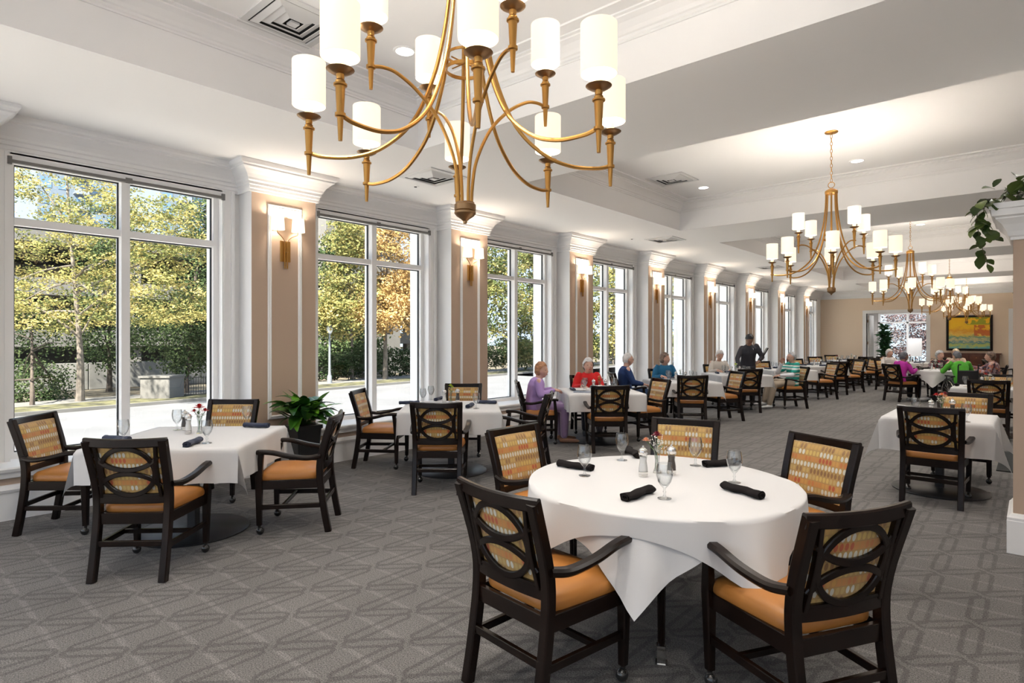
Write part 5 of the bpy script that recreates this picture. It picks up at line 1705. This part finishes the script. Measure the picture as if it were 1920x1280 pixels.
def hand_mesh(side, curl=.6):
    """palm along +x, thumb on +y*side; returns (palm, fingers)"""
    p = MB()
    p.sweep([(-.01, 0, 0), (.02, 0, 0), (.055, 0, -.002), (.085, 0, -.004)], [(math.cos(2 * PI * i / 12), math.sin(2 * PI * i / 12)) for i in range(12)],
            scales=[(.024, .019), (.034, .016), (.040, .014), (.036, .011)])
    f = MB()
    for k, (y, L_) in enumerate(((-.028, .060), (-.010, .073), (.009, .078), (.027, .070))):
        y *= -side
        pts = [(.070, y, -.003)]
        ang = 0; x, z = .082, -.003
        for sgm, w in ((.45, 1), (.30, 1.3), (.25, 1.1)):
            ang += curl * .55 * w
            x += L_ * sgm * math.cos(ang); z -= L_ * sgm * math.sin(ang)
            pts.append((x, y * 1.05, z))
        f.tube(pts, .0085, 7, up=(0, 1, 0), radii=[.0095, .009, .0082, .0068])
        f.ball(pts[-1], .0068, 7, 5)
    pts = [(.012, side * .022, -.002), (.040, side * .048, -.010), (.062, side * .052, -.020), (.078, side * .046, -.028)]
    f.tube(pts, .010, 7, radii=[.013, .0105, .0095, .0075]); f.ball(pts[-1], .0075, 7, 5)
    return p, f
def orient(d, up):
    x = Vector(d).normalized(); z = Vector(up); z = (z - x * z.dot(x)).normalized(); y = z.cross(x)
    return Matrix((x, y, z)).transposed().to_4x4()

def person(label, loc, rotz, hair, hstyle, top, legs, skin='skin', seat=True, sc_=1.0, lean=0.0, turn=0.0, tilt=0.0, specs=False, j=None, shoe='shoe_dark',
           long_sleeve=True, seed=0, bust=True, under=None, roll=0.0):
    J = dict(pelvis=(0, -.07, .56), waist=(0, -.085 + lean * .25, .69), chest=(0, -.075 + lean * .7, .86), neck=(0, -.055 + lean * .95, .985), head=(0, -.015 + lean * 1.15, 1.105),
             shL=(-.165, -.065 + lean * .85, .945), shR=(.165, -.065 + lean * .85, .945), elL=(-.235, .02 + lean * .7, .725), elR=(.235, .02 + lean * .7, .725),
             wrL=(-.15, .245 + lean * .4, .790), wrR=(.15, .245 + lean * .4, .790), hipL=(-.09, -.05, .545), hipR=(.09, -.05, .545),
             knL=(-.11, .37, .53), knR=(.11, .37, .53), anL=(-.115, .36, .09), anR=(.115, .36, .09), footL=None, footR=None)
    if not seat:
        J.update(pelvis=(0, 0, .95), waist=(0, .01 + lean * .3, 1.09), chest=(0, .01 + lean * .75, 1.27), neck=(0, .02 + lean, 1.42), head=(0, .06 + lean * 1.2, 1.545),
                 shL=(-.17, .01 + lean * .9, 1.375), shR=(.17, .01 + lean * .9, 1.375), elL=(-.22, .05 + lean, 1.12), elR=(.22, .05 + lean, 1.12),
                 wrL=(-.20, .22 + lean, .95), wrR=(.20, .22 + lean, .95), hipL=(-.085, 0, .92), hipR=(.085, 0, .92), knL=(-.095, .02, .50), knR=(.095, .02, .50), anL=(-.10, -.01, .09), anR=(.10, -.01, .09))
    if j: J.update(j)
    zb = .5 if seat else 0
    V = {k: Vector((v[0], v[1], zb + (v[2] - zb) * sc_ if v[2] > zb else v[2])) for k, v in J.items() if v}
    t = thing('person', label, 'person', (loc[0], loc[1], 0), rotz)
    smoothed = []
    # body -------------------------------------------------
    body = MB()
    w = .93
    taper(body, [V['pelvis'] + Vector((0, 0, -.06)), V['pelvis'], V['waist'], V['chest'], V['chest'].lerp(V['neck'], .6), V['neck']],
          [(.155, .115), (.160, .120), (.135, .10), (.150, .098), (.100, .068), (.052, .052)], 18, (0, 1, 0))
    taper(body, [V['neck'] + Vector((0, -.01, -.05)), V['neck'].lerp(V['head'], .45), V['head'] + Vector((0, -.015, -.03))], [.058, .050, .052], 12, (0, 1, 0))
    HM = Matrix.Translation(V['head']) @ Matrix.Rotation(turn, 4, 'Z') @ Matrix.Rotation(-tilt, 4, 'X') @ Matrix.Rotation(roll, 4, 'Y')
    body.join(head_mesh().xf(HM))
    fingers = MB()
    for s, S_ in ((-1, 'L'), (1, 'R')):
        limb(body, V['sh' + S_], V['el' + S_], V['wr' + S_], .050, .038, .026)
        limb(body, V['hip' + S_], V['kn' + S_], V['an' + S_], .078, .055, .038)
        fd = Vector((s * .03, .20, 0)) if V['an' + S_].z < .2 else Vector((0, .14, -.10))
        a_ = V['an' + S_]
        taper(body, [a_ + Vector((0, -.05, -.055)), a_ + Vector((0, 0, -.05)), a_ + fd * .55 + Vector((0, 0, -.062)), a_ + fd * .9 + Vector((0, 0, -.068))], [(.030, .028), (.038, .036), (.044, .026), (.036, .018)], 12)
        d = (V['wr' + S_] - V['el' + S_]).normalized()
        tgt = J.get('hand' + S_)
        d2 = Vector(tgt) if tgt else (Vector((d.x * .6 - s * .25, d.y + .2, d.z * .3 - .12)))
        pm_, fm_ = hand_mesh(s * -1, .6)
        HMx = Matrix.Translation(V['wr' + S_]) @ orient(d2, (0, 0, 1))
        body.join(pm_.xf(HMx)); fingers.join(fm_.xf(HMx))
    smoothed.append(('body', body, M[skin], .0105, t, fingers))
    # clothes ----------------------------------------------
    tp = MB(); e = .014
    taper(tp, [V['pelvis'] + Vector((0, -.0, -.085)), V['pelvis'], V['waist'], V['chest'], V['chest'].lerp(V['neck'], .55), V['chest'].lerp(V['neck'], .80), V['chest'].lerp(V['neck'], 1.02)],
          [(.180, .135), (.178, .137), (.158, .122), (.180, .128), (.162, .112), (.112, .092), (.068, .068)], 20, (0, 1, 0))
    for s, S_ in ((-1, 'L'), (1, 'R')):
        if long_sleeve: limb(tp, V['sh' + S_] + Vector((-s * .012, 0, -.008)), V['el' + S_], V['el' + S_].lerp(V['wr' + S_], .93), .062, .052, .038)
        else:
            q = V['sh' + S_].lerp(V['el' + S_], .85)
            taper(tp, [V['sh' + S_], V['sh' + S_].lerp(q, .5), q], [.070, .064, .062], 12, (0, 1, 0)); tp.ball(tuple(V['sh' + S_]), .069)
    smoothed.append((('shirt' if top[1] == 'shirt' else top[1]), tp, top[0], .012, t, None))
    if under is not None:
        un = MB()
        for s, S_ in ((-1, 'L'), (1, 'R')): limb(un, V['sh' + S_].lerp(V['el' + S_], .7), V['el' + S_], V['el' + S_].lerp(V['wr' + S_], .9), .050, .048, .034)
        smoothed.append(('undershirt', un, under, .012, t, None))
    tr = MB()
    taper(tr, [V['pelvis'] + Vector((0, 0, -.09)), V['pelvis'] + Vector((0, 0, -.02)), V['pelvis'].lerp(V['waist'], .5)], [(.165, .125), (.168, .13), (.15, .115)], 18, (0, 1, 0))
    for s, S_ in ((-1, 'L'), (1, 'R')):
        limb(tr, V['hip' + S_], V['kn' + S_], V['kn' + S_].lerp(V['an' + S_], .93), .092, .074, .062)
    smoothed.append((legs[1], tr, legs[0], .013, t, None))
    PCACHE.extend(smoothed)
    hm = hair_mesh(hstyle, seed).xf(HM)
    ho = mk('hair', hm, hair, t, angle=80)
    for s in (-1, 1):
        e_ = MB().ball((s * .030, .074, .006), .0085, 8, 6, (1.3, .8, .8)).xf(HM); mk('eye', e_, M['eye'], t)
    mk('lips', MB().ball((0, .0885, -.060), .010, 10, 6, (2.0, .55, .6)).xf(HM), M['lips'], t)
    if specs:
        g_ = MB()
        for s in (-1, 1):
            g_.tube([(s * .031 + .022 * math.cos(a * PI / 8), .094, .006 + .017 * math.sin(a * PI / 8)) for a in range(16)], .0018, 5, up=(0, 1, 0), closed=True)
            g_.tube([(s * .052, .094, .010), (s * .078, .01, .006)], .0018, 5)
        g_.tube([(-.010, .097, .010), (.010, .097, .010)], .0018, 5)
        mk('spectacles', g_.xf(HM), M['frame_dark'], t)
    for s, S_ in ((-1, 'L'), (1, 'R')):
        a_ = V['an' + S_]; fd = Vector((s * .03, .20, 0)) if a_.z < .2 else Vector((0, .14, -.10))
        sh = MB(); taper(sh, [a_ + Vector((0, -.065, -.052)), a_ + Vector((0, -.03, -.045)), a_ + fd * .4 + Vector((0, 0, -.052)), a_ + fd + Vector((0, 0, -.062)), a_ + fd * 1.12 + Vector((0, 0, -.068))],
                         [(.026, .030), (.044, .042), (.050, .034), (.044, .024), (.02, .012)], 14)
        mk('shoe', sh, M[shoe], t)
    return t, V, HM
def striped(name, stops, scale, axis=2):
    m, nt, out = new_mat(name); g = NG(nt)
    b_ = nt.nodes.new('ShaderNodeBsdfPrincipled'); b_.inputs['Roughness'].default_value = .85
    tc = nt.nodes.new('ShaderNodeTexCoord'); sp = nt.nodes.new('ShaderNodeSeparateXYZ'); nt.links.new(tc.outputs['Object'], sp.inputs[0])
    col = g.ramp(g.m('FRACT', g.m('MULTIPLY', sp.outputs[axis], scale)), stops, True)
    nt.links.new(col, b_.inputs['Base Color']); nt.links.new(b_.outputs[0], out.inputs[0])
    return m
def speckled(name, stops, scale):
    m, nt, out = new_mat(name); g = NG(nt)
    b_ = nt.nodes.new('ShaderNodeBsdfPrincipled'); b_.inputs['Roughness'].default_value = .85
    tc = nt.nodes.new('ShaderNodeTexCoord'); nz_ = nt.nodes.new('ShaderNodeTexVoronoi'); nz_.inputs['Scale'].default_value = scale
    nt.links.new(tc.outputs['Object'], nz_.inputs['Vector'])
    sp = nt.nodes.new('ShaderNodeSeparateColor'); nt.links.new(nz_.outputs['Color'], sp.inputs[0])
    nt.links.new(g.ramp(sp.outputs[0], stops, True), b_.inputs['Base Color']); nt.links.new(b_.outputs[0], out.inputs[0])
    return m
cl = lambda n, c: pbr(n, c, .85, bump=.15, bscale=60)
M['shoe_dark'] = cl('dark_shoe', (.03, .025, .025)); M['shoe_tan'] = cl('tan_sandal', (.32, .17, .11)); M['shoe_white'] = cl('white_shoe', (.75, .75, .75))
M['h_auburn'] = pbr('auburn_hair', (.42, .20, .10), .55, bump=.8, bscale=40, var=.3, vscale=25)
M['h_white'] = pbr('white_hair', (.66, .63, .62), .6, bump=.9, bscale=40, var=.15, vscale=25)
M['h_grey'] = pbr('grey_hair', (.42, .42, .43), .6, bump=.9, bscale=40, var=.3, vscale=25)
M['h_brown'] = pbr('brown_hair', (.17, .11, .08), .55, bump=.8, bscale=40, var=.6, vscale=25)
M['h_black'] = pbr('black_hair', (.02, .02, .025), .4, bump=.6, bscale=40)
M['h_blond'] = pbr('blond_hair', (.62, .48, .30), .55, bump=.8, bscale=40, var=.3, vscale=25)
M['h_dkgrey'] = pbr('dark_grey_hair', (.13, .13, .15), .55, bump=.8, bscale=40, var=.4, vscale=25)
def seatpos(tc, k, r, dx=0.0):
    a = SEAT[k] if isinstance(k, str) else k
    return (tc[0] + r * math.cos(a), tc[1] + r * math.sin(a)), a + PI / 2
p, rz = seatpos(T[2], 'left', .92)
person('person in a lavender jacket and striped trousers with auburn hair, looking away', p, rz, M['h_auburn'], 'bob', (cl('lavender_jacket', (.42, .27, .58)), 'jacket'),
       (striped('lavender_striped_trousers', [(0, (.33, .22, .40)), (.8, (.62, .55, .68))], 26, 0), 'trousers'), sc_=.94, turn=-.55, shoe='shoe_tan', seed=1, lean=.05, j=dict(elL=(-.22, .0, .73), elR=(.23, .0, .73), wrL=(-.10, .21, .80), wrR=(.12, .21, .80)))
p, rz = seatpos(T[2], 'far', .90)
person('person with curly white hair in a red jacket facing the viewer', p, rz, M['h_white'], 'curly', (cl('red_jacket', (.62, .012, .012)), 'jacket'), (cl('dark_trousers', (.03, .03, .04)), 'trousers'), turn=.10, seed=2, sc_=.99, lean=.03)
p, rz = seatpos(T[3], 'left', .98)
person('grey-haired person in spectacles and a navy sweater, in profile facing right', p, rz, M['h_white'], 'short', (cl('navy_sweater', (.010, .035, .13)), 'sweater'), (cl('blue_jeans', (.03, .07, .17)), 'trousers'), specs=True, seed=3, sc_=1.08, lean=.0, turn=.0,
       j=dict(wrL=(-.20, .20, .70), wrR=(.20, .20, .70)))
p, rz = seatpos(T[3], 'far', .92)
person('brown-haired person in a teal-blue sweater looking to the right', (p[0], p[1]), rz, M['h_brown'], 'bob', (cl('teal_sweater', (.012, .13, .27)), 'sweater'), (cl('black_trousers', (.02, .02, .025)), 'trousers'), turn=.95, seed=4, sc_=1.05, lean=.02)
p, rz = seatpos(T[4], 'far', .90)
person('white-haired person in a cream cardigan looking down', p, rz, M['h_white'], 'curly', (cl('cream_cardigan', (.66, .60, .54)), 'cardigan'), (cl('grey_trousers', (.2, .2, .2)), 'trousers'), tilt=.3, seed=5, sc_=1.06, lean=.05)
p, rz = seatpos(T[4], 'right', 1.22)
person('grey-haired person in a green and white striped shirt, hand at the mouth', p, rz, M['h_grey'], 'short',
       (striped('green_striped_polo', [(0, (.01, .30, .24)), (.30, (.75, .77, .74)), (.55, (.02, .42, .38)), (.72, (.74, .77, .72)), (.9, (.01, .14, .10))], 6.2), 'shirt'),
       (cl('khaki_trousers', (.42, .34, .26)), 'trousers'), specs=True, seed=6, sc_=1.03, lean=-.04, shoe='shoe_white', long_sleeve=False, under=cl('white_sleeves', (.75, .76, .80)),
       j=dict(elR=(.22, .14, .76), wrR=(.06, .12, .99), handR=(-.25, .1, .6), elL=(-.24, .05, .73), wrL=(-.08, .25, .72), knR=(.06, .42, .57), anR=(.03, .55, .14), knL=(-.12, .40, .53), anL=(-.10, .50, .09)))
# the waitress
wpos = at_d(1402, 13.9, 0)
tw, V, HM = person('waitress with dark hair in a charcoal shirt with a name badge, leaning over a table', (wpos.x, wpos.y), YAW + PI - .25, M['h_black'], 'bun',
       (cl('charcoal_shirt', (.035, .035, .045)), 'shirt'), (cl('black_work_trousers', (.015, .015, .018)), 'trousers'), skin='skin_dark', seat=False, sc_=.985, lean=.20, turn=.4, tilt=.65, seed=7, roll=.12,
       j=dict(shL=(-.18, .13, 1.40), shR=(.16, .17, 1.35), elL=(-.30, .12, 1.13), wrL=(-.20, .30, 1.05), elR=(.26, .26, 1.10), wrR=(.24, .40, .88)))
mk('name_badge', MB().lathe([(0, .0), (.028, 0), (.028, .004), (0, .005)], 16, (-.06, .275, 1.30), 'y'), M['white'], tw)
fo = thing('folder', 'black order folder under the left arm of the waitress', 'folder', (wpos.x, wpos.y, 0), YAW + PI - .25)
fm = MB().cbox(-.012, .012, -.11, .11, -.15, .15, .003); fm.xf(Matrix.Translation((-.315, .28, 1.20)) @ Matrix.Rotation(-.5, 4, 'Y'))
mk('cover', fm, M['frame_dark'], fo)
pp = MB().cbox(-.004, .004, -.10, .10, -.13, .155, .001); pp.xf(Matrix.Translation((-.315, .28, 1.20)) @ Matrix.Rotation(-.5, 4, 'Y'))
mk('paper', pp, M['white'], fo)
# the far round table
p, rz = seatpos(RF, YAW - PI * .93, 1.02)
person('person with short dark grey hair in a magenta sweater', p, rz, M['h_dkgrey'], 'short', (cl('magenta_sweater', (.48, .025, .34)), 'sweater'), (cl('black_slacks', (.015, .015, .018)), 'trousers'), skin='skin_dark', seed=8, sc_=.98, turn=-.2, lean=.08, shoe='shoe_white')
p, rz = (-3.2, 20.6), -PI * .75
person('white-haired person in white seen behind the magenta sweater', p, rz, M['h_white'], 'curly', (cl('white_blouse', (.72, .66, .62)), 'blouse'), (cl('grey_slacks', (.2, .2, .2)), 'trousers'), seed=9, turn=.2)
p, rz = seatpos(RF, PI * .5, 1.0)
person('grey-haired person in a dark floral top in profile', p, rz, M['h_grey'], 'curly', (speckled('dark_floral', [(0, (.03, .02, .02)), (.6, (.22, .02, .05)), (.8, (.35, .22, .15))], 28), 'blouse'), (cl('dark_slacks', (.02, .02, .02)), 'trousers'), seed=10, turn=.95, lean=.05)
p, rz = seatpos(RF, 0.0, 1.05)
person('brown-haired person in a plaid jacket facing left with an arm reaching out', p, rz, M['h_brown'], 'curly', (speckled('plaid_jacket', [(0, (.20, .10, .13)), (.3, (.45, .34, .36)), (.6, (.08, .05, .07)), (.8, (.50, .18, .12))], 22), 'jacket'), (cl('brown_slacks', (.08, .05, .04)), 'trousers'), seed=11,
       j=dict(elR=(.20, .16, .80), wrR=(.12, .38, .86)))
# wheelchair and the person in green
a = -PI / 3
p, rz = seatpos(RF, a, 1.15)
person('person in a bright green sweater sitting in a wheelchair, back to the viewer', p, rz, M['h_dkgrey'], 'short', (cl('green_sweater', (.09, .42, .035)), 'sweater'), (cl('charcoal_slacks', (.03, .03, .035)), 'trousers'), seed=12, sc_=1.03, lean=.15, tilt=.25, turn=.3,
       j=dict(shL=(-.195, .06, .955), shR=(.195, .06, .955), elL=(-.30, .14, .76), elR=(.30, .14, .76), wrL=(-.20, .36, .80), wrR=(.20, .36, .80)))
t = thing('wheelchair', 'black wheelchair with large spoked wheels at the far round table', 'wheelchair', (p[0], p[1], 0), rz)
M['wc_black'] = pbr('wheelchair_black', (.012, .012, .014), .6)
mk('seat', MB().cbox(-.23, .23, -.24, .22, .41, .465, .01), M['wc_black'], t)
mk('backrest', MB().sweep([(-.20, -.30, .64), (-.1, -.315, .64), (.1, -.315, .64), (.20, -.30, .64)], rrect(.04, .36, .015)), M['wc_black'], t)
for s in (-1, 1):
    wv = MB().tube([(s * .29, -.12 + .30 * math.cos(q * PI / 16), .305 + .30 * math.sin(q * PI / 16)) for q in range(32)], .016, 8, up=(1, 0, 0), closed=True)
    wo = mk('wheel', wv, M['wc_black'], t)
    mk('hand_rim', MB().tube([(s * .32, -.12 + .265 * math.cos(q * PI / 16), .305 + .265 * math.sin(q * PI / 16)) for q in range(32)], .008, 6, up=(1, 0, 0), closed=True), M['chrome'], wo)
    sp_ = MB()
    for q in range(16): sp_.tube([(s * .29, -.12, .305), (s * .29, -.12 + .29 * math.cos(q * PI / 8), .305 + .29 * math.sin(q * PI / 8))], .0025, 4, up=(1, 0, 0))
    sp_.ball((s * .29, -.12, .305), .035, 10, 6, (.8, 1, 1))
    mk('spokes', sp_, M['chrome'], wo)
    mk('push_handle', MB().tube([(s * .20, -.30, .45), (s * .20, -.32, .92), (s * .20, -.34, .95), (s * .20, -.43, .955)], .013, 7, up=(1, 0, 0)), M['wc_black'], t)
    mk('armrest', MB().cbox(s * .25 - .028, s * .25 + .028, -.25, .12, .66, .69, .008).tube([(s * .25, -.2, .44), (s * .25, -.2, .66)], .012, 6).tube([(s * .25, .08, .44), (s * .25, .08, .66)], .012, 6), M['wc_black'], t)
    c_ = MB().tube([(s * .22, .36 + .07 * math.cos(q * PI / 8), .078 + .07 * math.sin(q * PI / 8)) for q in range(16)], .010, 6, up=(1, 0, 0), closed=True).tube([(s * .22, .36, .078), (s * .22, .36, .20), (s * .22, .2, .40)], .012, 6)
    mk('front_wheel', c_, M['wc_black'], t)
    mk('footrest', MB().tube([(s * .2, .22, .42), (s * .18, .44, .16)], .011, 6).cbox(s * .12 - .06, s * .12 + .06, .40, .54, .135, .15, .004), M['wc_black'], t)
p, rz = (-1.6, 20.2), PI
person('blond person half hidden behind the green sweater', (p[0], p[1]), rz, M['h_blond'], 'curly', (cl('beige_blouse', (.55, .42, .32)), 'blouse'), (cl('beige_slacks', (.3, .25, .2)), 'trousers'), seed=13, sc_=1.05)
# evaluate all the remeshes in one go
tmp = []
for nm, mb, mat, vox, par, extra in PCACHE:
    me = bpy.data.meshes.new(nm); me.from_pydata(mb.v, [], mb.f)
    o = bpy.data.objects.new('tmp', me); COL.objects.link(o)
    r_ = o.modifiers.new('r', 'REMESH'); r_.mode = 'VOXEL'; r_.voxel_size = vox
    s_ = o.modifiers.new('s', 'SMOOTH'); s_.factor = .5; s_.iterations = 3 if nm == 'body' else 5
    tmp.append(o)
dg = bpy.context.evaluated_depsgraph_get()
for o, (nm, mb, mat, vox, par, extra) in zip(tmp, PCACHE):
    me = bpy.data.meshes.new_from_object(o.evaluated_get(dg))
    if extra is not None:
        a_ = MB(); a_.v = [tuple(v.co) for v in me.vertices]; a_.f = [tuple(p_.vertices) for p_ in me.polygons]; a_.m = [0] * len(a_.f)
        a_.join(extra)
        bpy.data.meshes.remove(me); me = mesh_of(nm, a_, mat, angle=180)
    else:
        me.materials.clear(); me.materials.append(mat)
        me.polygons.foreach_set('use_smooth', [True] * len(me.polygons))
    me.name = nm
    ob_ = bpy.data.objects.new(nm, me); COL.objects.link(ob_); ob_.parent = par
for o in tmp:
    me = o.data; bpy.data.objects.remove(o, do_unlink=True); bpy.data.meshes.remove(me)
